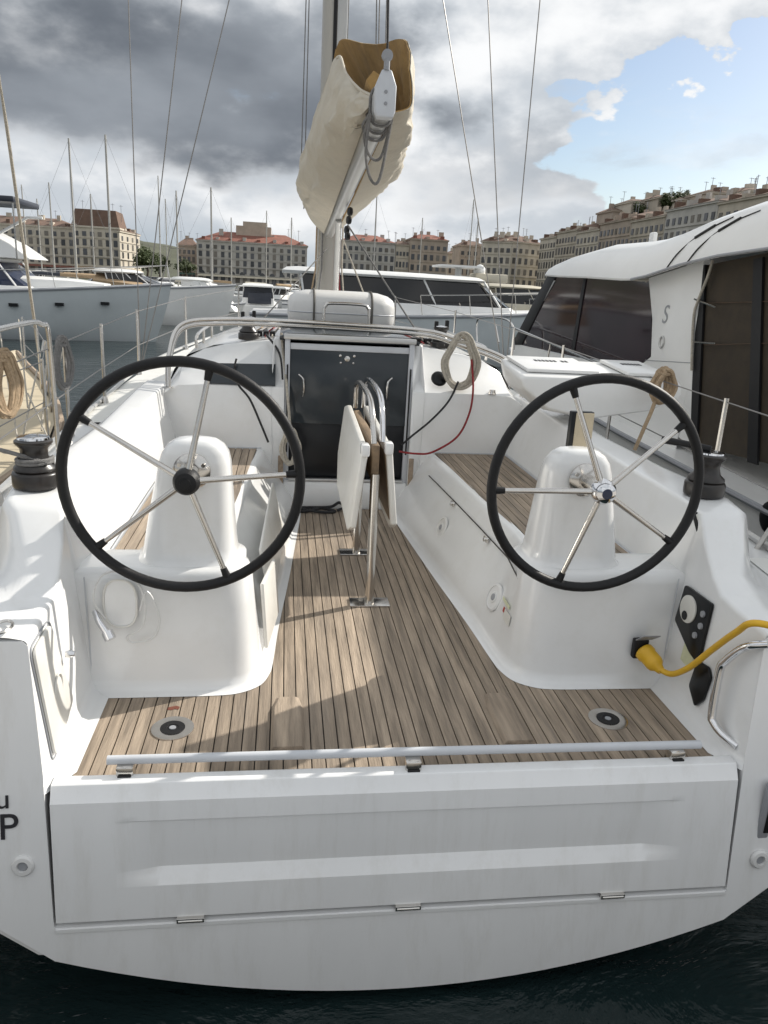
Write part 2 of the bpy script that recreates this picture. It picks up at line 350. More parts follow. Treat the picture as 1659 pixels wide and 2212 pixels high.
# ---- buildings round the harbour
def wmesh(nm, w, h, mat):
    k = B(); k.box(-w/2, w/2, -.14, .25, 0, h); o = k.build(nm, mat); me = o.data; bpy.data.objects.remove(o); return me
WIN = {}
def winmesh(w, h, mat):
    key = (round(w, 2), round(h, 2), mat)
    if key not in WIN: WIN[key] = wmesh('window', w, h, mat)
    return WIN[key]
def building(label, p0, p1, depth, H, floors, bays, wall, roof='roof_brown', roof_h=2.2, zb=.55, mansard=False, chim=3, arcade=False, name='harbour_building', win=(1.25, 2.0), wmat='window_dark', side_bays=0, group='stone buildings round the harbour'):
    p0 = Vector((p0[0], p0[1], 0)); p1 = Vector((p1[0], p1[1], 0)); e = (p1-p0); w = e.length; e.normalize(); n = Vector((-e.y, e.x, 0)); ang = math.atan2(e.y, e.x)
    root = thing(name, label, 'building', (p0.x, p0.y, zb), group)
    up = Vector((0, 0, 1)); Z = lambda u, v, z: p0+e*u+n*v+up*z
    k = B(); k.prism([Z(0, 0, zb), Z(w, 0, zb), Z(w, depth, zb), Z(0, depth, zb)], (0, 0, H-.5)); k.build('wall', wall, root)
    fh = (H-1.0)/floors
    for f in ((1, floors) if floors > 3 else (floors,)):
        zc = zb+min(H-.5, f*fh+(.0 if f < floors else .3)); k = B(); o_ = .35 if f == floors else .18; hh = .5 if f == floors else .25
        k.prism([Z(-o_, -o_, zc), Z(w+o_, -o_, zc), Z(w+o_, depth+o_, zc), Z(-o_, depth+o_, zc)], (0, 0, hh)); k.build('cornice', wall, root)
    zt = zb+H-.0; k = B()
    if mansard:
        k.loft([[Z(-.2, -.2, zt-.5), Z(w+.2, -.2, zt-.5), Z(w+.2, depth+.2, zt-.5), Z(-.2, depth+.2, zt-.5)], [Z(1.0, 1.0, zt+roof_h), Z(w-1.0, 1.0, zt+roof_h), Z(w-1.0, depth-1, zt+roof_h), Z(1.0, depth-1, zt+roof_h)]], closed=True, cap=True)
    else:
        k.loft([[Z(-.45, -.45, zt-.3), Z(w+.45, -.45, zt-.3), Z(w+.45, depth+.45, zt-.3), Z(-.45, depth+.45, zt-.3)], [Z(min(depth*.45, w*.3), depth*.47, zt+roof_h), Z(w-min(depth*.45, w*.3), depth*.47, zt+roof_h), Z(w-min(depth*.45, w*.3), depth*.53, zt+roof_h), Z(min(depth*.45, w*.3), depth*.53, zt+roof_h)]], closed=True, cap=True)
    rf = k.build('roof', roof, root)
    rgd = random.Random(int(w*10)+floors)
    if not mansard and w > 10:
        for i in range(int(w/4.5)):
            u = w*(i+.5)/int(w/4.5)+rgd.uniform(-.6, .6); hh = rgd.uniform(1.0, 1.7); k = B(); k.prism([Z(u-.6, .5, zt-.3), Z(u+.6, .5, zt-.3), Z(u+.6, 2.6, zt-.3), Z(u-.6, 2.6, zt-.3)], (0, 0, hh)); k.build('dormer', wall if i % 2 else roof, rf)
    for i in range(3):
        u = w*rgd.random(); k = B(); hh = roof_h+rgd.uniform(1.8, 3.2); v = depth*.5; k.tube([Z(u, v, zt), Z(u, v, zt+hh)], .07, 5); k.tube([Z(u-.6, v, zt+hh*.95), Z(u+.6, v, zt+hh*.95)], .05, 5); k.build('aerial', 'grey_plastic', rf)
    for f in range(2, floors):
        k = B(); zc = zb+f*(H-1.0)/floors; k.prism([Z(.3, -.5 if (f == 2) else -.22, zc), Z(w-.3, -.5 if (f == 2) else -.22, zc), Z(w-.3, 0, zc), Z(.3, 0, zc)], (0, 0, .16)); k.build('balcony_ledge', wall if f != 2 else 'stone_grey', root)
    k = B(); k.prism([Z(.4, -1.3, zb+(H-1.0)/floors*.72), Z(w-.4, -1.3, zb+(H-1.0)/floors*.72), Z(w-.4, 0, zb+(H-1.0)/floors*.92), Z(.4, 0, zb+(H-1.0)/floors*.92)], (0, 0, .1)); k.build('awning', rgd.choice(['cover_tan', 'boat_cream', 'roof_red', 'boat_white', 'cover_green']), root)
    rg = random.Random(len(label)*7+int(p0.x))
    for i in range(chim):
        u = w*(.1+.8*(i+rg.random()*.6)/max(1, chim)); v = depth*rg.uniform(.25, .6); hh = rg.uniform(1.2, 2.4); k = B()
        k.prism([Z(u, v, zt-.3), Z(u+rg.uniform(.9, 2.0), v, zt-.3), Z(u+1.2, v+.8, zt-.3), Z(u, v+.8, zt-.3)], (0, 0, roof_h*.6+hh)); k.build('chimney', wall, rf)
    def wins(base, dirv, width, nb, rotz):
        for f in range(floors):
            for b in range(nb):
                u = width*(b+.5)/nb; ww, hh = win
                if f == 0: ww, hh = win[0]*1.35, fh*.74
                if f == floors-1: hh = win[1]*.72
                me = winmesh(min(ww, width/nb*.6), min(hh, fh*.68), wmat if rg.random() < .68 else 'shutter')
                z = zb+f*fh+(.15 if f == 0 else fh*.2)
                o = bpy.data.objects.new('window', me); COL.objects.link(o); o.parent = root; o.location = (base+dirv*u+up*z)-WL[root.name]; o.rotation_euler = (0, 0, rotz)
    wins(p0, e, w, bays, ang)
    if side_bays: wins(p1, n, depth, side_bays, ang+math.pi/2)
    return root
def xa(px, D): return onY(px, 610, D).x
def hz(px, py, D, zb=.55): return onY(px, py, D).z-zb
D = 296
building('long pale stone block with many dormers left of the harbour corner house', (xa(-60, 278), 279), (xa(168, 278), 278), 16, hz(100, 486, 278), 5, 13, 'stone_b', 'roof_brown', 2.6, chim=6)
building('tall cream corner house with brick-red attic storey beside the palm-green trees', (xa(163, 272), 272), (xa(262, 272), 272), 13, hz(215, 488, 272), 5, 6, 'stone_b', 'roof_brown', 5.0, mansard=True, chim=4, side_bays=0)
building('narrow sunlit side wing of the corner house facing the street gap', (xa(262.5, 272), 272), (xa(303, 290), 292), 10, hz(285, 500, 278), 5, 4, 'stone_b', 'roof_brown', 2.0, chim=2)
building('low brown house standing left of the red-roofed hotel', (xa(385, 310), 310), (xa(424, 310), 310), 14, hz(405, 528, 310), 4, 4, 'stone_c', 'roof_brown', 2.4, chim=2)
ht = building('wide grey stone hotel with red tiled roof and arched ground floor', (xa(426, D), D), (xa(662, D), D), 18, hz(540, 522, D), 5, 15, 'stone_grey', 'roof_red', 3.4, chim=2, win=(1.2, 1.9))
# penthouse block on the hotel roof and ground-floor arches
x0, x1 = xa(508, D), xa(584, D); k = B(); zt = hz(545, 480, D)+.55; k.box(x0, x1, D+6, D+13, hz(540, 522, D)-.2, zt-1.0); k.box(x0+2.5, x1-1.5, D+7, D+12, zt-1.0, zt+.6); k.build('penthouse', 'stone_c', ht)
wA, wB = Vector((xa(426, D), D, 0)), Vector((xa(662, D), D, 0))
for i in range(11):
    u = (i+.5)/11; c = wA.lerp(wB, u); k = B(); zz = .55+hz(540, 522, D)*.20; pts = [(c.x+1.0*math.cos(a), c.y-.2, zz+1.1*math.sin(a)) for a in [math.pi*j/8 for j in range(9)]]
    k.prism(pts, (0, .3, 0)); k.build('arch', 'window_dark', ht)
building('grey stone range with regular windows right of the mast', (xa(735, D), D), (xa(851, D), D+1), 16, hz(800, 520, D), 5, 9, 'stone_grey', 'roof_red', 2.4, chim=3)
building('plain beige house between the grey range and the taller brown house', (xa(852, D), D+1), (xa(881, D), D+1), 14, hz(866, 526, D), 4, 4, 'stone_a', 'roof_brown', 1.4, chim=2)
building('taller warm brown house with chimneys at the street gap', (xa(881.5, D), D), (xa(962, D), D), 15, hz(920, 515, D), 5, 6, 'stone_c', 'roof_red', 1.8, chim=4)
building('small ochre house set back in the street gap', (xa(966, 330), 332), (xa(1005, 330), 332), 10, hz(985, 546, 330), 4, 3, 'stone_a', 'roof_brown', 1.2, chim=1)
building('dark brown house behind the pale corner block', (xa(990, 310), 312), (xa(1045, 310), 312), 14, hz(1015, 528, 310), 5, 4, 'stone_c', 'roof_brown', 1.8, chim=3)
building('pale corner block with shuttered windows where the two quays meet', (xa(1033, 276), 276), (xa(1098, 270), 270), 14, hz(1060, 520, 276), 5, 5, 'stone_b', 'roof_brown', 2.4, chim=5)
building('sunlit side of the pale corner block with tall windows', (xa(1098.5, 270), 270), (xa(1163, 276), 276), 13, hz(1125, 522, 274), 5, 5, 'stone_b', 'roof_brown', 2.2, chim=5)
# row along the starboard quay, seen end-on and rising toward the viewer
QX = xa(1158, 266); rowl = ['cream', 'ochre', 'pale', 'brown', 'sandy', 'stone', 'tan']
yy = 266.0
for i in range(7):
    w = (16, 18, 17, 20, 18, 22, 24)[i]; H = (20.5, 21.5, 20.5, 21.8, 21.0, 22.0, 21.5)[i]
    where = ('next to the corner block', 'second from the corner block', 'third from the corner block', 'fourth from the corner block', 'fifth from the corner block', 'sixth from the corner block', 'at the near end of the row')[i]
    building('%s terraced house on the starboard quay, %s' % (rowl[i], where), (QX+.02*i, yy), (QX+.02*i, yy-w), 16, H, 6, (6, 7, 6, 8, 7, 8, 9)[i], ('stone_b', 'stone_a', 'stone_b', 'stone_c', 'stone_a', 'stone_grey', 'stone_a')[i], 'roof_brown', 2.2, chim=5)
    yy -= w+.15
for i, (px, py, D2, wpx, hh, mt) in enumerate(((1395, 433, 220, 60, 7, 'stone_b'), (1448, 424, 212, 50, 8, 'stone_a'), (1505, 428, 205, 70, 7, 'stone_b'), (1572, 413, 195, 80, 9, 'stone_a'), (1640, 408, 190, 40, 8, 'stone_b'), (1345, 452, 226, 40, 6, 'stone_c'))):
    a = onY(px-wpx/2, py, D2); b = onY(px+wpx/2, py, D2)
    building(('pale hilltop house with a blank wall', 'tall hilltop house beside dark shrubs', 'long low hilltop wall house', 'broad hilltop house with roof plants', 'white hilltop house by the arch', 'low brown hillside house')[i], (a.x, D2), (b.x, D2), 12, hh+(b.z-a.z)*.3+8, 3, 4, mt, 'roof_brown', 1.0, zb=a.z-hh-8, chim=2, name='hillside_house', group='houses on the hill')

# ---- trees
def tree(label, p, h, r, seed, name='tree'):
    rg = random.Random(seed); p = Vector(p); root = thing(name, label, 'tree', p, 'trees by the harbour')
    k = B(); k.tube([p, p+Vector((.1*r, 0, h*.3)), p+Vector((0, 0, h*.62))], [r*.10, r*.08, r*.04], 8)
    for i in range(5):
        a = rg.uniform(0, 6.28); k.tube([p+Vector((0, 0, h*(.3+.06*i))), p+Vector((math.cos(a)*r*.5, math.sin(a)*r*.5, h*(.5+.07*i)))], [r*.045, r*.02], 6)
    k.build('trunk', 'bark', root); k = B()
    cl = [Vector((rg.gauss(0, .34), rg.gauss(0, .34), rg.gauss(0, .27))) for _ in range(26)]
    for i in range(2600):
        c = rg.choice(cl); q = p+Vector(((c.x+rg.gauss(0, .17))*r, (c.y+rg.gauss(0, .17))*r, h*.66+(c.z+rg.gauss(0, .15))*h*.42))
        s = rg.uniform(.14, .30)*r*.45; d1 = Vector((rg.uniform(-1, 1), rg.uniform(-1, 1), rg.uniform(-1, 1))).normalized()*s; d2 = d1.orthogonal().normalized()*s*.7
        k.add([q-d1, q+d2, q+d1, q-d2], [(0, 1, 2, 3)])
    k.build('crown', 'leaf', root)
tree('olive green tree at the street gap beside the cream corner house', (xa(318, 262), 262, .55), 8.5, 4.0, 3)
tree('bushy green tree behind the olive tree in the street gap', (xa(345, 300), 300, .55), 9.0, 4.5, 5)
tree('dark street tree before the grey hotel', (xa(400, 284), 284, .55), 7.5, 3.5, 8)
for i, (px, py, D2) in enumerate(((1372, 446, 222), (1432, 428, 214), (1462, 424, 212), (1530, 426, 203))):
    a = onY(px, py, D2); tree(('dark shrub tree at the foot of the pale hilltop house', 'round dark tree left of the tall hilltop house', 'pointed dark tree over the tall hilltop house', 'dark tree over the long low hilltop house', 'upright cypress by the broad hilltop house', 'dark tree under the hilltop arch', 'wide shrub tree along the hill edge')[i], (a.x, D2-3, a.z-5), 6.0, 2.4, 20+i)

# ================================================================== other boats
def R2(loc, ang):
    return Matrix.Translation(Vector(loc)) @ Matrix.Rotation(ang, 4, 'Z')
class BT(B):
    def __init__(s, M): super().__init__(); s.M = M
    def build(s, *a, **k): s.v = [s.M @ v for v in s.v]; return super().build(*a, **k)
def hb_(u, L, Bm, full=.45, p=2.2): t = u/L; return Bm/2*(1-max(0.0, (t-full)/(1-full))**p)*(1 if t > .12 else .93+.07*t/.12)
def hull_rows(L, Bm, f0, f1, rake=.8, zk=-.5, n=14, full=.45):
    rows = []
    for i in range(n):
        u = L*i/(n-1); b = max(.02, hb_(u, L, Bm, full)); s = f0+(f1-f0)*(u/L)**1.6; t = max(0, (u/L-.6)/.4)
        half = [(u, b, s), (u-rake*t*.15, b*.985, s*.72), (u-rake*t*.45, b*(.95-.25*t), s*.35), (u-rake*t*.8, b*(.88-.35*t), .02), (u-rake*t, b*.5*(1-.5*t), zk), (u-rake*t, 0.0, zk*1.3)]
        rows.append([(x, -y, z) for x, y, z in half]+[(x, y, z) for x, y, z in reversed(half[:-1])])
    return rows
def motor_boat(name, label, loc, ang, L, Bm, f0, f1, cab, hull_m='boat_white', top_m='boat_white', glass='dark_glass', fly=None, rail=True, ports=0, group=None, windscreen=1.0, roof=True, stripe=None, cat='motorboat'):
    M = R2(loc, ang); root = thing(name, label, cat, loc, group)
    k = BT(M); k.loft(hull_rows(L, Bm, f0, f1)); hl = k.build('hull', hull_m, root, angle=50)
    k = BT(M); rr = hull_rows(L, Bm, f0, f1); k.add([r[0] for r in rr]+[r[-1] for r in reversed(rr)], [tuple(range(2*len(rr)))]); 
    k.prism([rr[0][j] for j in range(len(rr[0]))], (-.02, 0, 0)); dk = k.build('deck', top_m, root)
    k = BT(M)
    for sg in (0, -1): k.tube([Vector(r[sg])+Vector((0, 0, -.06)) for r in rr], .05, 6)
    k.build('rubbing_strake', stripe or 'grey_plastic', hl)
    for i in range(ports):
        u = L*(.42+.42*i/max(1, ports-1)); b = hb_(u, L, Bm)
        for sg in (-1, 1): k = BT(M); s = f0+(f1-f0)*(u/L)**1.6; k.box(u-.14, u+.14, sg*b-.06, sg*b+.06, s*.66, s*.66+.11); k.build('porthole', 'black_gloss', hl)
    u0, u1, h = cab; w = lambda u: min(Bm*.40, hb_(u, L, Bm)*.82); zb = lambda u: f0+(f1-f0)*(max(u, 0)/L)**1.6-.05
    # trunk below the glass, glass band, roof
    gz = h*.38
    def ring(du0, du1, z0, shrink):
        a, b = u0+du0, u1+du1; wa, wb = w(u0)*shrink, w(u1)*shrink*.86
        return [(a, -wa, z0), ((a+b)/2, -wa, z0), (b-.25, -wb, z0), (b, -wb*.55, z0), (b, wb*.55, z0), (b-.25, wb, z0), ((a+b)/2, wa, z0), (a, wa, z0)]
    z0 = f0-.1; zm = f0+gz; zt = f0+h
    k = BT(M); k.loft([ring(0, .9*windscreen+.4, z0, 1.06), ring(0, .75*windscreen, zm, 1.02)], closed=True, cap=True); k.build('cabin_trunk', top_m, root, angle=40, bevel=.03)
    k = BT(M); k.loft([ring(.1, .70*windscreen, zm, .985), ring(.15, -.45*windscreen, zt-.06, .90)], closed=True, cap=True); gl = k.build('windows', glass, root, angle=25)
    for t in (.0, .33, .66, 1.0):
        for sg in (-1, 1):
            k = BT(M); ua = u0+.1+(u1-u0-.4)*t; k.tube([(ua+.12*(1-t)+.45*t*windscreen, sg*w(u0)*(1.0-.14*t), zm), (ua-.15*t*windscreen, sg*w(u0)*(.92-.13*t), zt-.05)], .035, 6); k.build('window_post', top_m, gl)
    if roof:
        k = BT(M); k.loft([ring(-.5, -.35*windscreen, zt-.07, .96), ring(-.5, -.25*windscreen, zt, 1.0), ring(-.35, -.5*windscreen, zt+.10, .93), ring(0, -.9*windscreen, zt+.14, .6)], closed=True, cap=True); k.build('roof', top_m, root, angle=45)
    if fly:
        fu0, fu1, fh = fly; k = BT(M); ww = w(u0)*.82
        k.loft([[(fu0, -ww, zt+.08), (fu1, -ww*.8, zt+.08), (fu1, ww*.8, zt+.08), (fu0, ww, zt+.08)], [(fu0, -ww*.98, zt+fh*.5), (fu1-.7, -ww*.7, zt+fh*.5), (fu1-.7, ww*.7, zt+fh*.5), (fu0, ww*.98, zt+fh*.5)], [(fu0+.2, -ww*.9, zt+fh), (fu1-1.9, -ww*.6, zt+fh), (fu1-1.9, ww*.6, zt+fh), (fu0+.2, ww*.9, zt+fh)]], closed=True, cap=True)
        k.build('flybridge', top_m, root, bevel=.05)
    if rail:
        for sg in (-1, 1):
            pts = []
            for i in range(9):
                u = L*(.45+.54*i/8); pts.append((u, sg*max(.05, hb_(u, L, Bm)-.08), f0+(f1-f0)*(u/L)**1.6+.62))
            k = BT(M); k.tube(pts, .018, 6)
            for q in pts[::2]: k.tube([q, (q[0]+.1, q[1], q[2]-.64)], .014, 6)
            k.build('bow_rail', 'steel', root)
    return root
# large grey motor yacht on the port side, bow to starboard
ly = motor_boat('motor_yacht', 'large grey-hulled motor yacht with white flybridge and dark blue windows', (-18.3, 30.0, WATER_Z), 0.0, 13.6, 4.2, 1.30, 2.18, (3.2, 8.4, 1.35), 'boat_grey', 'boat_white', 'blue_glass', fly=(3.4, 9.0, 1.15), ports=5)
k = B(); k.tube([(-11.6, 29.2, 2.0), (-9.4, 29.2, 3.3), (-8.9, 29.2, 3.32)], .05, 6); k.build('mast_arch', 'boat_white', ly)
k = B(); c = onY(12, 432, 29.0); k.box(c.x-1.6, c.x+.45, 28.4, 31.2, c.z-.10, c.z+.10); k.build('bimini', 'boat_navy', ly, bevel=.05)
for dx in (-1.5, .35):
    k = B(); k.tube([(c.x+dx, 28.6, c.z-.1), (c.x+dx*.8, 28.8, 1.9)], .03, 6); k.build('bimini_leg', 'steel', ly)
k = B(); rows = []
for x, w, h in ((-13.2, 1.35, .62), (-11.5, 1.3, .60), (-9.8, 1.2, .50), (-8.2, .95, .34), (-7.0, .6, .12)):
    zb_ = WATER_Z+1.30+.88*max(0, (x+18.3)/13.6)**1.6-.05; rows.append([(x, 30-w, zb_), (x, 30-w*.9, zb_+h*.8), (x, 30-w*.6, zb_+h), (x, 30+w*.6, zb_+h), (x, 30+w*.9, zb_+h*.8), (x, 30+w, zb_)])
k.loft(rows, cap=True); k.build('foredeck_trunk', 'boat_white', ly, angle=45)
# black-windowed motor yacht beyond the mast
my = motor_boat('motor_yacht', 'white motor yacht with a long roof and black side windows beyond the life raft', (-1.6, 27.0, WATER_Z), 0.0, 12.2, 3.9, 1.45, 2.05, (1.5, 8.2, 1.36), 'boat_grey', 'boat_white', 'dark_glass', ports=0)
c = onY(1000, 578, 27.0); k = B(); k.box(c.x-.95, c.x+.55, 26.2, 27.8, c.z-.02, c.z+.05); k.tube([(c.x-.15, 27, 2.0), (c.x-.15, 27, c.z)], .12, 8); k.build('radar_arch', 'boat_white', my)
c2 = onY(1035, 583, 27.0); k = B(); k.lathe([(.16, 0), (.2, .1), (.19, .22), (.1, .33), (.02, .36)], (c2.x, 26.9, c2.z-.18), n=16); k.build('satellite_dome', 'boat_white', my)
k = B(); k.box(c2.x-.2, c2.x+.95, 26.6, 27.6, 1.98, c2.z-.12); k.build('roof_locker', 'boat_cream', my, bevel=.05)
motor_boat('cabin_cruiser', 'cream flybridge cruiser behind the black-windowed yacht', (8.0, 40.0, WATER_Z), 0.0, 8.5, 3.2, 1.5, 2.0, (2.0, 5.2, 1.3), 'boat_cream', 'boat_cream', 'dark_glass')
cc = motor_boat('covered_boat', 'white boat under a long tan canvas cover behind the grey yacht', (xa(190, 42), 42, WATER_Z), 0.0, 7.5, 2.8, 1.7, 2.2, (1.0, 3.0, .8), 'boat_white', 'boat_white', 'dark_glass', rail=False)
a = onY(203, 585, 41.0); b = onY(320, 610, 41.0); k = B()
k.loft([[(x, 40.6, .2), (x, 40.6, h), (x, 41.6, h+.35), (x, 42.6, h), (x, 42.6, .2)] for x, h in ((a.x, 1.25), ((a.x+b.x)/2, 1.2), (b.x-.3, 1.1), (b.x, .9))], cap=True); k.build('boat_cover', 'cover_tan', cc)
fb = motor_boat('fishing_boat', 'small white fishing boat with green curtain and brown door', (xa(330, 46), 46, WATER_Z), 0.0, 5.2, 2.2, .75, 1.2, (1.6, 3.6, 1.55), 'boat_white', 'boat_white', 'boat_white', rail=False)
c = onY(433, 640, 44.5); k = B(); k.box(c.x-.55, c.x+.55, 44.4, 44.46, c.z-.5, c.z+.55); k.build('curtain', 'cover_green', fb)
c = onY(382, 645, 44.6); k = B(); k.box(c.x-.45, c.x+.45, 44.5, 44.56, c.z-.65, c.z+.55); k.build('door', 'door_brown', fb)
db_ = motor_boat('cabin_cruiser', 'white cabin cruiser stern-on with black canvas enclosure', (xa(560, 50), 47, WATER_Z), math.pi/2, 6.5, 2.3, 1.0, 1.4, (.9, 3.6, 1.15), 'boat_white', 'boat_white', 'boat_navy', rail=False)
k = B(); xx = xa(560, 47); k.box(xx-.7, xx+.7, 47.7, 47.8, .3, .95); k.build('canvas_enclosure', 'boat_navy', db_, bevel=.04)
# right-hand neighbour: hardtop motor cruiser alongside
MB_ = thing('hardtop_cruiser', 'white hardtop motor cruiser moored alongside with tinted side window', 'motorboat', (4.95, 7, WATER_Z))
rows = []
for y, b, zs in ((1.2, 1.80, .12), (3, 1.84, .14), (5, 1.87, .18), (7.5, 1.87, .26), (10, 1.82, .36), (12, 1.66, .48), (14, 1.2, .64), (15.4, .4, .78), (16, .03, .84)):
    half = [(b, zs), (b-.01, zs-.05), (b-.015, zs-.30), (b-.05, zs-.33), (b-.07, zs-.62), (b-.12, zs-.66), (b-.20, WATER_Z), (b*.5, WATER_Z-.4)]
    rows.append([(4.95-x, y, z) for x, z in half]+[(4.95+x, y, z) for x, z in reversed(half)])
k = B(); k.loft(rows, cap=False); k.prism(rows[0], (0, .01, 0)); mh = k.build('hull', 'boat_white', MB_, angle=30)
k = B(); k.tube([(4.95-b-.012, y, zs+.0) for y, b, zs in ((1.2, 1.80, .12), (3, 1.84, .14), (5, 1.87, .18), (7.5, 1.87, .26), (10, 1.82, .36), (12, 1.66, .48), (14, 1.2, .64))], .028, 8); k.build('rubbing_strake', 'grey_plastic', mh)
k = B(); k.loft([[(4.95-b*q, y, zs-.01) for q in (1, 0, -1)] for y, b, zs in ((1.2, 1.80, .12), (5, 1.87, .18), (7.5, 1.87, .26), (10, 1.82, .36), (12, 1.66, .48), (14, 1.2, .64), (16, .03, .84))]); k.build('side_deck', 'boat_white', MB_)
# cabin side below and around the window
SX = 3.40
def sp(px, py, X=SX): return onX(px, py, X)
k = B(); k.loft([[(SX-.02, 13.1, .40), (SX-.02, 10, .32), (SX-.02, 6.87, .22)], [(SX, 12.6, .82), (SX, 10, .84), (SX, 6.87, .97)], [(SX+.4, 12.6, .84), (SX+.4, 10, .87), (SX+.4, 6.87, 1.0)]]); k.build('cabin_side', 'boat_white', MB_, thick=.01)
wpoly = [sp(1112, 742), sp(1122, 720), sp(1192, 602), sp(1205, 596), sp(1300, 597), sp(1405, 612), sp(1408, 700), sp(1406, 768), sp(1385, 785), sp(1250, 772)]
k = B(); k.prism(wpoly, (.03, 0, 0)); wd = k.build('side_window', 'tint_glass', MB_)
k = B(); k.prism([v+Vector((.02, 0, 0)) for v in [sp(1106, 745), sp(1185, 594), sp(1205, 592), sp(1128, 745)]], (-.035, 0, 0)); k.build('windscreen_frame', 'black_rubber', wd, bevel=.006)
k = B(); k.prism([sp(x, y, SX-.012) for x, y in ((1232, 765), (1260, 600), (1266, 600), (1239, 765))], (.01, 0, 0)); k.build('window_divider', 'black_rubber', wd)
k = B(); k.prism([sp(x, y, SX-.012) for x, y in ((1118, 735), (1192, 606), (1199, 606), (1126, 735))], (.01, 0, 0)); k.build('frame_highlight', 'alloy', wd)
k = B(); k.prism([sp(x, y, SX-.004) for x, y in ((1400, 600), (1520, 560), (1512, 640), (1500, 720), (1494, 830), (1490, 960), (1380, 900), (1378, 792), (1405, 770), (1408, 690))], (.10, 0, 0)); pil = k.build('pillar', 'boat_white', MB_, bevel=.015)
k = B(); k.tube([sp(1394, 778, SX-.006), sp(1497, 784, SX-.006)], .004, 6); k.build('pillar_seam', 'grey_plastic', pil)
c = sp(1428, 698, SX-.0065); letters('S', 'grey_plastic', 'emblem_letter', pil, frameM(c, (0, -1, .05), (0, -.15, 1)), .265)
c = sp(1430, 739, SX-.006); k = B(); k.tube([c+Vector((-.004, .045*math.cos(a), .056*math.sin(a))) for a in [2*math.pi*i/20 for i in range(20)]], .011, 8, closed=True); k.build('round_vent', 'alloy', pil)
# brown mesh screen closing the cockpit, in its black frame
k = B(); k.prism([sp(x, y, SX+.03) for x, y in ((1515, 575), (1660, 545), (1900, 500), (1900, 1150), (1660, 1002), (1494, 960))], (.02, 0, 0)); scn = k.build('cockpit_screen', 'mesh_screen', MB_)
for q in (((1512, 575), (1528, 572), (1508, 965), (1492, 960)), ((1632, 560), (1652, 556), (1640, 1005), (1618, 998))):
    k = B(); k.prism([sp(x, y, SX+.022) for x, y in q], (-.02, 0, 0)); k.build('screen_frame', 'black_rubber', scn)
for yy in (655, 745): k = B(); k.tube([sp(1520, yy, SX+.015), sp(1900, yy-10, SX+.015)], .003, 6); k.build('screen_seam', 'door_brown', scn)
for y0_, y1_ in ((652, 664), (745, 742)):
    k = B(); k.tube([sp(1500, y0_-6, SX-.01), sp(1546, y1_, SX-.05)], .008, 6); k.build('screen_toggle', 'steel', scn)
k = B(); k.tube(crs([sp(1540, 562, SX-.02), sp(1528, 600, SX-.03), sp(1508, 650, SX-.03), sp(1498, 690, SX-.02), sp(1494, 800, SX-.02)], 5), .014, 8); k.build('piping', 'rope_white', scn)
# hardtop roof
le = [(11.38, 1.928, 3.425), (11.16, 1.896, 3.30), (10.34, 1.871, 3.236), (9.33, 1.852, 3.21), (8.33, 1.821, 3.21), (8.04, 1.821, 3.21), (7.69, 1.852, 3.21), (7.06, 1.947, 3.22), (6.43, 2.01, 3.235), (5.80, 2.04, 3.25), (4.79, 2.073, 3.27), (3.53, 2.086, 3.27)]
rows = []
for i, (y, z, x) in enumerate(le):
    hgt = min(1.0, .35+.65*((11.38-y)/1.6)**.7); cr = 4.95
    H = (.42+.08*min(1, max(0, (10-y)/3.8)))*hgt
    half = [(x+.10, z+.03), (x+.01, z), (x, z+.02), (x+.04, z+H*.42), (x+.14, z+H*.74), (x+.35, z+H*.95), (x+.8, z+H*1.08), (cr, z+H*1.16)]
    rows.append([(a, y, b) for a, b in half]+[(2*cr-a, y, b) for a, b in reversed(half[:-1])])
k = B(); k.loft(rows, cap=True); rf = k.build('hardtop', 'boat_white', MB_, angle=32)
k = B(); k.tube([(x-.004, y, z+.012) for y, z, x in le[5:]], .012, 6); k.build('roof_edge_seal', 'grey_plastic', rf)
def roofpt(y, t):
    for (ya, za, xa_), (yb, zb_, xb) in zip(le, le[1:]):
        if yb <= y <= ya:
            w = (ya-y)/(ya-yb); z = za+(zb_-za)*w; x = xa_+(xb-xa_)*w; H = .48; return Vector((x-.008+.04*t/.42 if t < .42 else x+.04+.10*(t-.42)/.32-.008, y, z+H*t))
for y in (6.87, 6.5):
    k = B(); k.tube(crs([roofpt(y+.42, .03), roofpt(y+.27, .30), roofpt(y, .58), roofpt(y-.36, .72)], 6), .007, 6); k.build('roof_line', 'black_rubber', rf)
    k = B(); k.tube([roofpt(y+.08, .50), roofpt(y-.14, .65)], .016, 8); k.build('roof_vent', 'black_rubber', rf)
c = onX(1412, 500, 3.85); k = B(); k.box(3.82, 3.88, c.y-.07, c.y+.05, c.z-.2, c.z-.01); k.build('roof_light', 'boat_white', rf, bevel=.02)
k = B(); k.box(4.6, 6.3, 4.6, 11.8, .4, 1.86); k.build('cabin_interior', 'cabin_dark', MB_)
# side rail with stanchions
rp = [sp(1105, 706, 3.16), sp(1190, 742, 3.16), sp(1280, 780, 3.16), sp(1345, 806, 3.16), sp(1400, 828, 3.16)]
k = B(); k.tube(rp, .016, 8)
for v in rp[1:4]: k.tube([v, v+Vector((0, .12, -.45))], .012, 8)
k.build('side_rail', 'steel', MB_)
k = B(); k.tube(crs([sp(1031, 752, 3.16), sp(1030, 700, 3.16), sp(1040, 687, 3.16), sp(1085, 688, 3.16), sp(1108, 705, 3.16), sp(1110, 755, 3.16)], 5), .016, 8); k.tube([sp(1070, 700, 3.16), sp(1078, 740, 3.16)], .012, 8); k.build('boarding_gate', 'steel', MB_)
k = B(); k.lathe([(.12, -.02), (.12, .0), (.09, .01)], onX(1662, 1118, 3.06), (-1, 0, 0), 20); k.build('porthole', 'black_gloss', MB_)

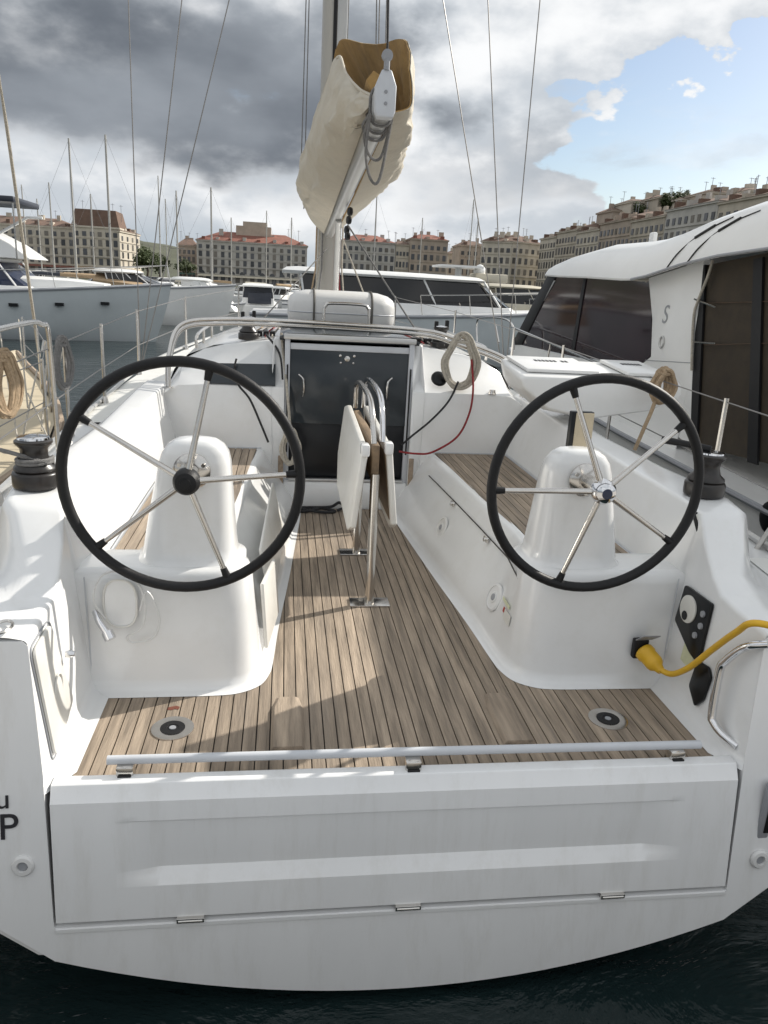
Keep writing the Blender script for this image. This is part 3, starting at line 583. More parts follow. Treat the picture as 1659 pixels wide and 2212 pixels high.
# left-hand neighbour: older tan-decked sailboat
NB = thing('old_sailboat', 'weathered sailboat with tan deck and many stays moored to port', 'sailboat', (-4.1, 6, WATER_Z))
rows = []
NS = ((1.5, 1.70, .36), (3.5, 1.97, .36), (5.5, 1.97, .38), (6.3, 1.80, .39), (7.2, 1.52, .40), (8.5, 1.02, .43), (9.7, .48, .46), (10.5, .15, .475), (10.8, .02, .48))
for y, b, zs in NS:
    half = [(b, zs), (b*.99, zs-.3), (b*.9, -.4), (b*.75, WATER_Z-.05), (b*.3, WATER_Z-.3)]
    rows.append([(-4.05-x, y, z) for x, z in half]+[(-4.05+x, y, z) for x, z in reversed(half)])
k = B(); k.loft(rows); nh = k.build('hull', 'boat_white', NB, angle=45)
k = B(); k.loft([[(-4.05-b*q*.97, y, zs+.02+.05*(1-q*q)) for q in (1, .6, .2, -.2, -.6, -1)] for y, b, zs in NS]); k.build('deck', 'deck_tan', NB, angle=40)
k = B(); k.tube([(-4.05+b, y, zs+.04) for y, b, zs in NS], .028, 6); k.build('toe_rail', 'teak_block', nh)
k = B(); k.loft([[(-4.05+x, y, .38+h*z) for x, z in ((-.9, 0), (-.8, .8), (-.4, 1), (.4, 1), (.8, .8), (.9, 0))] for y, h in ((2.8, .42), (4.5, .42), (6.2, .34), (7.4, .1))], cap=True); k.build('coachroof', 'deck_tan', NB, angle=40)
st = []
for y, b, zs in ((2.6, 1.83, .36), (4.2, 1.92, .37), (5.6, 1.9, .38), (6.8, 1.58, .40), (8.0, 1.15, .42), (9.3, .6, .45)):
    x = -4.05+b; st.append((x, y, zs)); k = B(); k.tube([(x, y, zs), (x, y, zs+.62)], .0125, 6); k.build('stanchion', 'steel', NB)
for dz in (.32, .6): k = B(); k.tube([(x, y, z+dz) for x, y, z in st], .004, 6); k.build('guard_wire', 'wire', NB)
k = B(); k.tube([onY(85, 770, 8.4), onY(14, 270, 7.3), onY(0, 180, 7.1), onY(-30, -60, 6.6)], [.015, .014, .009, .008], 8); k.build('furled_stay', 'rope_white', NB)
k = B(); k.tube([onY(92, 760, 8.2), onY(96, 735, 8.2)], .02, 6); k.build('stay_tensioner', 'steel', NB)
for a, b_ in (((40, 690, 7.4), (60, 880, 5.6)), ((0, 720, 6.6), (40, 960, 4.9)), ((135, 760, 6.4), (105, 880, 5.9)), ((100, 790, 6.2), (90, 930, 5.3)), ((60, 850, 5.6), (110, 960, 4.7)), ((80, 800, 6), (50, 940, 5))):
    k = B(); k.tube([onY(*a), onY(*b_)], .006, 6); k.build('lashing_line', 'rope_white', NB)
k = B(); k.lathe([(.10, -.3), (.115, -.2), (.115, .2), (.10, .28), (.04, .33)], (-2.18, 5.2, -.2), n=18); fn = k.build('side_fender', 'boat_white', NB)
k = B(); k.tube([(-2.18, 5.2, .12), (-2.14, 5.2, .40)], .007, 6); k.build('fender_line', 'rope_white', fn)

# far sailboats: hull, mast, boom cover, stays
def far_sail(label, px, pyt, pyb, D2, L=9.0, ang=0.0, lean=0.0):
    a = onY(px+lean, pyt, D2); b = onY(px, pyb, D2); loc = Vector((b.x, D2, WATER_Z)); M = R2((loc.x, loc.y, loc.z), ang)
    root = thing('far_sailboat', label, 'sailboat', loc, 'sailboats moored in the harbour')
    k = BT(M @ Matrix.Translation((-L*.55, 0, 0))); k.loft(hull_rows(L, L*.3, .9, 1.2, rake=1.0)); k.prism([(r[0][0], r[0][1], r[0][2]) for r in hull_rows(L, L*.3, .9, 1.2)]+[(r[-1][0], r[-1][1], r[-1][2]) for r in reversed(hull_rows(L, L*.3, .9, 1.2))], (0, 0, .02)); k.build('hull', 'boat_white', root, angle=45)
    k = BT(M); k.box(-1.6, 1.8, -.8, .8, .9, 1.3); k.build('coachroof', 'boat_white', root, bevel=.1)
    top = a.z-WATER_Z; k = BT(M); k.tube([(0, 0, .9), (0, 0, top)], [.09, .065], 8); k.build('mast', 'mast_paint', root)
    k = BT(M); k.tube([(0, 0, 2.1), (-L*.38, 0, 2.15)], [.16, .12], 8); k.build('sail_cover', random.choice(['cover_tan', 'boat_navy', 'sailcloth']), root)
    k = BT(M)
    for e in ((L*.43, 0, 1.15), (-L*.53, 0, .95), (0, L*.14, 1), (0, -L*.14, 1)): k.tube([(0, 0, top-.1), e], .008, 4)
    for z in (top*.5, ): k.tube([(0, -.7, z), (0, .7, z)], .03, 6)
    k.build('stays', 'wire', root); return root
far_sail('far sailboat with white mast rising behind the grey yacht bow', 165, 300, 575, 62)
far_sail('far sailboat whose mast stands before the cream corner house', 241, 292, 575, 58, ang=.3)
far_sail('far sailboat with short mast at the street gap', 385, 412, 600, 75, 8, ang=1.2)
far_sail('far sailboat with thin white mast in front of the hotel', 458, 405, 600, 68, 8, ang=.2)
far_sail('far sailboat whose mast shows just right of the boom', 806, 415, 600, 90, 10, ang=.1)
far_sail('far sailboat with a slim mast at the right street gap', 1022, 470, 610, 95, 9, ang=.5)
far_sail('far sailboat lying far left with its mast before the pale block', 118, 395, 580, 90, 9, ang=.4)
for lb, px, pt, D2, an in (('beside the tan covered boat', 205, 420, 84, .7), ('with a tall thin mast at the left street gap', 348, 380, 110, .3), ('second mast at the left street gap', 362, 430, 120, .9), ('with a short mast before the hotel left wing', 500, 470, 105, .2), ('with its mast before the hotel middle', 575, 455, 112, .5), ('with its mast before the hotel right wing', 628, 470, 100, 1.0), ('with a mast before the warm brown house', 905, 470, 118, .4), ('with a mast before the dark brown house', 1010, 430, 108, .8), ('far to port before the long pale block', 62, 400, 105, .2), ('with a bare mast before the long pale block', 92, 430, 98, .6)):
    far_sail('far sailboat '+lb, px, pt, 600, D2, 8.5, ang=an)
# rows of small moored boats beyond
proto = motor_boat('small_motorboat', 'small white motorboat moored at the street gap trees', (xa(350, 70), 70, WATER_Z), math.pi/2, 5.5, 2.1, .8, 1.1, (1.2, 3.0, 1.0), rail=False, group='small motorboats in the far rows')
rg = random.Random(4)
for px, D2 in ((610, 66), (640, 78), (505, 80), (480, 62), (400, 95), (370, 82), (560, 100), (600, 120), (655, 110), (860, 110), (905, 95), (945, 105), (985, 80), (1020, 92), (1060, 88), (1120, 75), (1150, 96), (300, 110), (260, 90), (130, 100), (330, 130), (440, 130), (520, 140), (700, 130), (780, 125)):
    wh = 'in front of the cream corner house' if px < 305 else 'at the street gap trees' if px < 426 else 'in front of the red-roofed hotel' if px < 665 else 'in front of the grey range' if px < 880 else 'in front of the warm brown house' if px < 965 else 'in front of the pale corner block'
    copy_tree(proto, (xa(px, D2), D2, WATER_Z), rg.choice((math.pi/2, -math.pi/2, math.pi/2+.2, 1.2)), label='small white motorboat moored '+wh, scale=rg.uniform(.85, 1.25))
# ================================================================== the yacht
Y0 = thing('sailing_yacht', 'white sailing yacht with twin black-rimmed wheels and a teak-laid cockpit', 'sailboat', (0, 2.2, WATER_Z))
def ty(z): return 2.14 + 0.16*(z-0.03)          # the transom leans a little
def sheer_b(y): 
    T = [(2.0,1.72),(4,1.88),(6,1.95),(8,1.94),(9.5,1.74),(11,1.32),(12.3,.72),(13.4,.04)]
    for (a, b), (c, d) in zip(T, T[1:]):
        if y <= c: return b+(d-b)*(y-a)/(c-a)
    return .04
def sheer_z(y): return 0.5 + 0.0042*(y-2)**2
# hull shell
rows = []
for y in (2.2, 3, 4, 5.5, 7, 8.5, 10, 11.2, 12.3, 13.0, 13.4):
    b = sheer_b(y); zs = sheer_z(y); k = (y-2.2)/11.2; d = -0.2*math.sin(k*math.pi)
    half = [(b, zs), (b*(1.0+0.01), -0.08+0.25*k), (b*(0.79-0.2*k), -0.435+d), (b*(0.686-.2*k), -0.568+d), (b*.51, -0.65+d), (b*0.34, -0.708+d*1.2), (b*.17, -.74+d*1.3), (0.0, -0.752+d*1.4)]
    yy = lambda z: y-0.06*0.5 if y > 2.3 else ty(z)+0.004
    rows.append([(-x, yy(z), z) for x, z in half]+[(x, yy(z), z) for x, z in reversed(half[:-1])])
hb = B().loft(rows); hull = hb.build('hull', 'gelcoat', Y0, angle=30, thick=0.0)
# dark antifouling band under the counter
bb = B(); rr = []
for y in (2.35, 4, 6, 8, 10, 12):
    b = sheer_b(y); k = (y-2.2)/11.2
    rr.append([(x*b*0.66, y, -0.62-0.13*(1-x*x)-0.26*math.sin(k*math.pi)-.012) for x in [-1,-.75,-.5,-.25,0,.25,.5,.75,1]])
bb.loft(rr).build('antifouling', 'black_rubber', hull)
# transom: two quarters and the strip under the boarding platform
OX, OZ0 = 1.205, -0.445
out_l = [(-1.72, .5), (-1.735, -.08), (-1.36, -.44), (-1.18, -.572)]
bot = [(-1.18+2.36*i/24, -0.572-0.185*(1-((-1.18+2.36*i/24)/1.18)**2)) for i in range(25)]
def T3(x, z, d=0.0): return (x, ty(z)-d, z)
tb = B()
def wallx(z): return 1.2+.035*max(0, (z-.06))/.44
for s in (-1, 1):
    q = [T3(s*-x, z) for x, z in out_l] + [T3(s*1.18, OZ0-.012), T3(s*1.2, .03)] + [T3(s*wallx(z), z) for z in (.06, .25, .485)] + [T3(s*1.25, .5)]
    tb.prism(q, (0, .05, 0))
for i in range(24):
    (xa_, za_), (xb_, zb_) = bot[i], bot[i+1]; tb.prism([T3(xa_, OZ0-.012), T3(xb_, OZ0-.012), T3(xb_, zb_), T3(xa_, za_)], (0, .05, 0))
transom = tb.build('transom', 'gelcoat_aft', Y0, angle=25)
for p_ in transom.data.polygons: p_.use_smooth = False
# ledge below the platform hinge
lb = B(); lb.loft([[T3(x, OZ0-.030, -.004), T3(x, OZ0-.026, .004), T3(x, OZ0-.014, .005), T3(x, OZ0-.008, -.03)] for x in (-OX+.03, 0, OX-.03)])
lb.build('hinge_ledge', 'gelcoat', transom)
# chine strips either side
for s in (-1, 1):
    B().loft([[(s*1.10, ty(-.60)+.05, -.597), (s*1.24, ty(-.56)+.03, -.575), (s*1.55, ty(-.36)+.03, -.35)], [(s*1.13, ty(-.6)+.06, -.60), (s*1.26, ty(-.58)+.12, -.615), (s*1.6, ty(-.4)+.14, -.40)]]).build('chine', 'gelcoat', transom, thick=.01)
# ---- boarding platform (folded up): grid with a shallow moulded panel
def pf_depth(x, z):
    ax = abs(x); zt = -0.098; zb = -0.325
    if ax > 1.0 or z > zt or z < zb: return 0.0
    e = min(1.0, max(0.0, (0.99-ax)/0.14))
    v = (zt-z)/(zt-zb)
    d = 0.006*min(1, v/0.02)+0.025*v
    led = 0.215
    if v > 1-led: d = (0.006+0.025*(1-led))*max(0.0, (1-v)/led)
    return d*e
xs = sorted(set([round(-1.187+2.374*i/60, 4) for i in range(61)]+[-1.0, -.99, -.85, .85, .99, 1.0]))
zs = [OZ0+.006, -.42, -.38, -.345, -.326, -.325, -.3, -.2763, -.275, -.25, -.2, -.15, -.11, -.1025, -.0985, -.098, -.08, -.06, -.035]
pb = B(); prow = []
for z in zs:
    w = 0.9885 + 0.036*(z-OZ0)*.55
    prow.append([(x*w, ty(z)+pf_depth(x, z), z) for x in xs])
for (dy, z) in ((.0005, -.0315), (.003, -.029), (.026, .012), (.029, .0165), (.033, .019), (.072, .021), (.078, .018), (.08, .010), (.08, -.05)):
    prow.append([(x*(0.9885+.036*(z-OZ0)*.55), ty(-.035)+dy, z) for x in xs])
pb.loft(prow)
platform = pb.build('boarding_platform', 'gelcoat_aft', Y0, angle=22)
gp = B(); gp.prism([T3(-1.199, .0, -.055), T3(1.199, .0, -.055), T3(1.179, OZ0-.01, -.035), T3(-1.179, OZ0-.01, -.035)], (0, .02, 0))
gp.build('shadow_gap_backing', 'caulk', platform)
for x in (-.745, -.01, .735):
    h = B(); h.box(x-.045, x+.045, ty(OZ0)-.012, ty(OZ0)+.004, OZ0-.012, OZ0+.006); h.tube([(x-.04, ty(OZ0)-.010, OZ0-.004), (x+.04, ty(OZ0)-.010, OZ0-.004)], .006, 8)
    hh = h.build('hinge', 'steel', platform, bevel=.002)
# tubular stay lying across the platform edge
rb = B(); a = onZ(232, 1642, .06); b_ = onZ(1512, 1608, .06); rb.tube([a, a.lerp(b_, .5)+Vector((0, 0, .002)), b_], .0155, 12)
rail = rb.build('grab_rail', 'pale_grey', platform)
for px, py in ((270, 1664), (893, 1652), (1462, 1630)):
    p = onZ(px, py, .035); k = B(); k.box(p.x-.028, p.x+.028, p.y-.012, p.y+.035, -.0, .052); k.build('rail_bracket', 'steel', platform, bevel=.006)
    k = B(); k.box(p.x-.022, p.x+.022, p.y-.02, p.y-.0125, .006, .026); k.build('latch', 'black_rubber', platform, bevel=.003)
# drain fittings, name letters, exhaust bracket on the transom
for px, py in ((50, 1870), (1640, 1856)):
    z = onY(px, py, 2.1).z; p = onY(px, py, ty(z)); k = B().lathe([(.0355, .0), (.0355, .006), (.03, .012), (.018, .013), (.016, .003)], p+Vector((0, .002, 0)), (0, -1, .16), 24)
    o = k.build('drain_fitting', 'raft_white', transom); B().lathe([(.0145, 0), (.0145, .0015)], p+Vector((0, -.0035, 0)), (0, -1, .16), 16).build('drain_hole', 'grey_plastic', transom)
def tmat(x, z): return frameM((x, ty(z)-.0025, z), (1, 0, 0), (0, .16, 1))
def px_t(px, py):
    z = onY(px, py, 2.1).z; p = onY(px, py, ty(z)); return p.x, p.z
lx, lz = px_t(-3, 1812); letters('P', 'ink', 'letter', transom, tmat(lx, lz), .125)
lx, lz = px_t(-10, 1744); letters('u', 'ink', 'letter', transom, tmat(lx, lz), .095)
p = px_t(1649, 1745); k = B(); k.box(p[0]-.016, p[0]+.03, ty(p[1])-.02, ty(p[1])+.0, p[1]-.12, p[1]+.115); eb = k.build('ladder_bracket', 'grey_plastic', transom, bevel=.008)
k = B(); k.box(p[0]+.004, p[0]+.025, ty(p[1])-.024, ty(p[1])-.0195, p[1]-.09, p[1]+.10); k.build('bracket_slot', 'black_rubber', transom)

# ---- coaming + side deck, one loft per side
def rnd_corner(a, b, c, r, n=4):
    a, b, c = Vector(a), Vector(b), Vector(c); u = (a-b).normalized(); w = (c-b).normalized()
    r = min(r, (a-b).length*.48, (c-b).length*.48); p = b+u*r; q = b+w*r
    return [(p*(1-t)**2+b*2*t*(1-t)+q*t*t) for t in [i/n for i in range(n+1)]]
def rpoly_(pts, r):
    m = len(pts); out = []
    for i in range(m):
        for v in rnd_corner((*pts[i-1], 0), (*pts[i], 0), (*pts[(i+1) % m], 0), r): out.append((v.x, v.y))
    return out
ST = [  # y, inner base x, base z, inner top x, top z, outer top x, outer base x
    (2.165, 1.200, 0.0, 1.235, .500, 1.30, 1.46), (2.25, 1.200, 0.0, 1.235, .506, 1.32, 1.48), (2.40, 1.20, 0.0, 1.235, .512, 1.34, 1.50),
    (2.52, 1.20, 0.0, 1.236, .525, 1.36, 1.52), (2.60, 1.20, 0.0, 1.24, .575, 1.35, 1.47), (2.70, 1.20, 0.0, 1.25, .66, 1.41, 1.50),
    (2.78, 1.20, 0.0, 1.265, .735, 1.45, 1.53), (2.83, 1.20, .3, 1.285, .765, 1.49, 1.56), (3.00, 1.20, .40, 1.30, .775, 1.52, 1.59), (3.30, 1.20, .40, 1.305, .78, 1.52, 1.60),
    (3.6, 1.20, .40, 1.305, .785, 1.49, 1.66), (4.2, 1.20, .40, 1.305, .81, 1.45, 1.62), (4.8, 1.20, .40, 1.305, .84, 1.45, 1.6), (5.2, 1.20, .40, 1.305, .86, 1.45, 1.6), (5.62, 1.20, .40, 1.305, .87, 1.45, 1.6)]
for s in (-1, 1):
    rows = []
    for (y, bx, bz, ix, tz, ox, obx) in ST:
        yo = y if y > 2.2 else None
        P = [(bx, bz), (ix, tz), (ox, tz+.012), (obx, .515 if y > 2.3 else .508), (sheer_b(y), sheer_z(y)+.012)]
        loop = []
        if y < 2.2: loop += [Vector((1.2, zq, 0)) for zq in (.0, .02, .04, .06)]
        elif bz == 0.0: loop += [Vector((1.128, 0.0025, 0)), Vector((1.165, .006, 0)), Vector((1.187, .022, 0)), Vector((1.199, .06, 0))]
        else: loop += [Vector((bx-.004*i, bz-.06+.02*i, 0)) for i in (0, 1, 2)]+[Vector((bx, bz, 0))]
        V = [Vector((p[0], p[1], 0)) for p in P]
        loop += rnd_corner(V[0], V[1], V[2], .018)
        loop += rnd_corner(V[1], V[2], V[3], .035 if y > 2.5 else .02)
        loop += rnd_corner(V[2], V[3], V[4], .05)
        loop += [V[4], Vector((sheer_b(y)+.008, sheer_z(y)-.02, 0))]
        rows.append([(s*v.x, (y if y > 2.2 else ty(min(v.y, .52))+.002), v.y) for v in loop])
    rows2 = []
    n = len(rows[0]); # smooth along y
    for j in range(n): pass
    cols = [[Vector(r[j]) for r in rows] for j in range(n)]
    rows2 = [[cols[j][i] for j in range(n)] for i in range(len(cols[0]))]
    rows2[0] = [Vector(q) for q in rows[0]]
    c = B().loft(rows2).build('coaming', 'gelcoat', Y0, angle=42)
    # toe rail and genoa track
    tr = B(); pts = [(s*(sheer_b(y)-.012), y, sheer_z(y)+.035) for y in (2.5, 3.5, 5, 6.5, 8, 9.5, 11, 12.5)]
    tr.tube(crs(pts, 4), .018, 6); tr.build('toe_rail', 'alloy', c)
    tk = B(); tk.tube([(s*1.575, y, .70) for y in (3.5, 4.4, 5.4)], .018, 6); tk.build('sheet_track', 'alloy', c)
# forward side deck and cabin
db = B(); rows = []
for y in (5.55, 7, 8.5, 10, 11.3, 12.4, 13.3):
    b = sheer_b(y); z = sheer_z(y); rows.append([(x*b, y, z+.012+.05*(1-x*x)) for x in [i/8-1 for i in range(17)]])
deck = db.loft(rows).build('foredeck', 'nonskid', Y0)
CAB = [(1.42, .50), (1.33, .80), (1.27, .95), (1.17, 1.06), (.98, 1.135), (.62, 1.19), (.30, 1.205), (0, 1.21)]
def cab_row(y, kx, kz):
    h = [(x*kx, .45+(z-.45)*kz) for x, z in CAB]; return [(-x, y, z) for x, z in h]+[(x, y, z) for x, z in reversed(h[:-1])]
rows = [cab_row(5.76, 1, 1), cab_row(6.5, 1, 1.03), cab_row(7.6, .97, 1.04), cab_row(8.8, .86, .95), cab_row(9.8, .68, .75), cab_row(10.5, .45, .42), cab_row(10.8, .3, .15)]
cabin = B().loft(rows).build('cabin_roof', 'gelcoat', Y0, angle=35)
# aft end of the cabin: vertical bulkhead, sloped shoulder, jambs round the companionway
for s in (-1, 1):
    k = B(); rows = []
    for x in (.462, .56, .585, .7, .9, 1.05, 1.2, 1.31, 1.42):
        tz = .90 if x < 1.1 else .90-.02*(x-1.1)/.2
        top = .0; 
        for (a, za), (b2, zb) in zip(CAB, CAB[1:]):
            if b2 <= x <= a: top = zb+(za-zb)*(x-b2)/(a-b2)
        tz = min(tz, top-.03)
        rows.append([(s*x, 5.40, -.01), (s*x, 5.40, .42), (s*x, 5.40, tz-.04), (s*x, 5.405, tz-.012), (s*x, 5.425, tz), (s*x, 5.58, tz+(top-tz)*.42), (s*x, 5.73, top-.03), (s*x, 5.745, top-.008), (s*x, 5.765, top)])
    bk = k.loft(rows).build('bulkhead', 'gelcoat', Y0, angle=30)
    k = B(); k.loft([[(s*.462, y, z) for y, z in ((5.40, -.01), (5.40, .85), (5.40, 1.2), (5.5, 1.235))], [(s*.462, y, z) for y, z in ((5.9, -.01), (5.9, .85), (5.9, 1.15), (5.9, 1.2))]])
    # raised jamb column each side
    k = B(); k.prism([(s*.462, 5.385, 0.0), (s*.545, 5.385, 0.0), (s*.555, 5.385, .88), (s*.545, 5.56, 1.22), (s*.462, 5.56, 1.22), (s*.462, 5.385, .9)], (0, .22, 0))
    jb = k.build('companionway_jamb', 'gelcoat', Y0, bevel=.018, seg=3)
    k = B(); k.box(*(sorted((s*.425, s*.4615))), 5.42, 5.47, .20, 1.225); k.build('door_track', 'pale_grey', Y0, bevel=.004)
    k = B(); k.box(*(sorted((s*.436, s*.446))), 5.405, 5.4195, .42, 1.05); k.build('track_slot', 'black_rubber', Y0)
    k = B(); k.box(*(sorted((s*.463, s*.50))), 5.372, 5.384, .0, .40); k.build('teak_trim', 'teak_block', Y0, bevel=.004)
# port cockpit window in the sloped shoulder
k = B(); a0 = (-.995, 5.47, .90); 
k.prism([(-1.0, 5.412, .893), (-.525, 5.412, .893), (-.525, 5.50, 1.035), (-1.0, 5.50, 1.025)], (0, -.016, .008)); w = k.build('cockpit_window', 'smoked_acrylic', Y0, bevel=.004)
k = B(); k.lathe([(.06, 0), (.058, .012), (.05, .02), (.02, .024)], (.66, 5.455, .985), (.1, -.8, .6), 24); k.build('instrument_cover', 'black_gloss', Y0)
# companionway: sill, hatch, dark saloon behind smoked doors
k = B(); k.box(-.461, .461, 5.40, 5.60, -.01, .205); k.build('companionway_sill', 'gelcoat', Y0, bevel=.014)
k = B(); k.box(-.425, .425, 5.395, 5.43, .2055, .225); k.build('sill_strip', 'alloy', Y0, bevel=.003)
k = B(); k.box(-.425, .425, 5.55, 7.2, -1.2, -1.15); k.box(-.461, -.44, 5.602, 7.2, -1.15, 1.15); k.box(.44, .461, 5.602, 7.2, -1.15, 1.15); k.box(-.44, .44, 7.2, 7.25, -1.15, 1.15); k.build('saloon', 'cabin_dark', Y0)
for i in range(4):
    k = B(); k.box(-.26, .26, 5.62+.2*i, 5.82+.2*i, -.08-.26*i, -.05-.26*i); k.build('step', 'table_wood', Y0, bevel=.006)
k = B(); k.box(-.424, .424, 5.436, 5.446, .63, 1.155); up = k.build('companionway_door', 'smoked_acrylic', Y0, bevel=.002)
k = B(); k.box(-.424, .424, 5.452, 5.462, .226, .66); k.build('washboard', 'washboard_dark', Y0, bevel=.002)
k = B(); k.box(-.424, .424, 5.43, 5.452, 1.156, 1.20); k.build('door_head', 'pale_grey', Y0, bevel=.004)
for x, r in ((0.0, .022), (-.05, .01), (.05, .01), (-.045, .008), (.045, .008)):
    k = B(); k.lathe([(r, 0), (r*.9, .008), (r*.3, .012)], (x-.02, 5.4355, 1.105+(.0 if r > .02 else (.02 if r > .009 else -.03))), (0, -1, 0), 16); k.build('lock', 'steel', up)
for x, s in ((-.36, 1), (.31, -1)):
    k = B(); k.tube(crs([(x, 5.435, .98), (x+.03*s, 5.41, .95), (x+.035*s, 5.41, .87), (x+.03*s, 5.435, .83)], 6), .008, 8); k.build('pull_handle', 'steel', up)
k = B(); k.prism([(-.50, 5.44, 1.215), (.50, 5.44, 1.215), (.50, 5.43, 1.24), (.44, 5.43, 1.262), (-.44, 5.43, 1.262), (-.50, 5.43, 1.24)], (0, 1.2, 0)); k.build('sliding_hatch', 'smoked_acrylic', Y0, bevel=.006)
k = B(); k.box(-.47, .47, 5.405, 5.4295, 1.225, 1.262); k.build('hatch_trim', 'alloy', Y0, bevel=.006)

for s in (-1, 1):
    pn = rpoly_([(s*1.52, 2.27), (s*1.67, 2.27), (s*1.72, 2.95), (s*1.62, 2.95)], .03); k = B(); k.prism([(x, y, .5195) for x, y in pn], (0, 0, .003)); k.build('nonskid_panel', 'nonskid', Y0)
    pn = rpoly_([(s*1.335, 3.75), (s*1.43, 3.75), (s*1.425, 5.1), (s*1.335, 5.1)], .02)
    k = B(); k.tube([(s*1.2, 2.775, .06), (s*1.2, 2.775, .2), (s*1.205, 2.775, .49)], .003, 5); k.build('moulding_seam', 'pale_grey', Y0)
for s in (-1, 1):
    k = B(); k.tube([(s*(1.197), y, .447) for y in (3.1, 4.2, 5.38)], .004, 5); k.build('moulding_seam', 'pale_grey', Y0)
    k = B(); k.tube([(s*x, 5.396, .448) for x in (.62, .9, 1.19)], .0035, 5); k.build('moulding_seam', 'pale_grey', Y0)
# ---- cockpit sole: white pan with teak planks
k = B(); k.box(-1.2, 1.2, 2.211, 5.40, -.06, -.012); sole = k.build('cockpit_sole', 'caulk', Y0)
SEATF = [(2.735, 1.14), (2.74, .66), (2.77, .57), (2.85, .525), (2.98, .505), (3.4, .478), (4.0, .43), (4.7, .38), (5.2, .345), (5.385, .34)]
def yend(x):           # forward end of a plank whose edge is at |x|
    x = abs(x)
    if x >= .66: return 2.735+.005*(1.14-x)/.48
    for (ya, xa), (yb, xb) in zip(SEATF[1:], SEATF[2:]):
        if xb <= x <= xa: return ya+(yb-ya)*(xa-x)/(xa-xb)
    return 5.385
PITCHW = 0.0495; np_ = 46
for i in range(np_):
    x0 = -1.1385+i*PITCHW+.0024; x1 = x0+PITCHW-.0048
    xm = (x0+x1)/2
    ya, ybm, yb = yend(x0), yend(xm), yend(x1)
    xs_ = [x0, xm, x1]; ye = [min(ya, yend(x0)), ybm, yb]
    vs = []
    for z in (-.014, .0):
        vs += [(x0, 2.2125, z), (x1, 2.2125, z), (x1, yb, z), (xm, ybm, z), (x0, ya, z)]
    k = B().add(vs, [(4,3,2,1,0), (5,6,7,8,9), (0,1,6,5), (1,2,7,6), (2,3,8,7), (3,4,9,8), (4,0,5,9)])
    k.build('plank', 'teak', sole)
for s, px, py in ((-1, 373, 1574), (1, 1313, 1554)):
    p = onZ(px, py, 0); k = B().lathe([(.078, 0), (.077, .004), (.045, .005), (.042, .003), (.0, .003)][:4], p, n=32); dr = k.build('drain', 'steel', sole)
    B().lathe([(.046, .0), (.045, .0058), (.022, .0058), (.021, .004)], p, n=28).build('drain_ring', 'black_rubber', dr)
    B().lathe([(.013, .0), (.012, .0068), (.004, .0070)], p, n=20).build('drain_cap', 'grey_plastic', dr)
for s in (-1, 1):
    k = B(); x = s*.43
    k.prism([(x-.06, 2.36, .001), (x+.06, 2.36, .001), (x+.055, 2.40, .026), (x+.03, 2.74, .026), (x-.03, 2.74, .026), (x-.055, 2.40, .026)], (0, 0, .0))
    k = B(); k.loft([[(x-.062, 2.34, .0005), (x-.052, 2.34, .018), (x+.052, 2.34, .018), (x+.062, 2.34, .0005)], [(x-.062, 2.60, .0005), (x-.052, 2.60, .018), (x+.052, 2.60, .018), (x+.062, 2.60, .0005)], [(x-.045, 2.70, .0005), (x-.03, 2.69, .012), (x+.03, 2.69, .012), (x+.045, 2.70, .0005)]], cap=True)
    k.build('foot_brace', 'teak', sole, bevel=.004)
stm = onZ(375, 1529, .0012); k = B(); k.prism([stm+Vector((a, b, 0)) for a, b in ((-.022, -.012), (-.006, -.016), (.006, -.008), (.02, -.013), (.023, .006), (.008, .014), (-.009, .008), (-.02, .004))], (0, 0, .0006)); k.build('rust_stain', 'stain', sole)

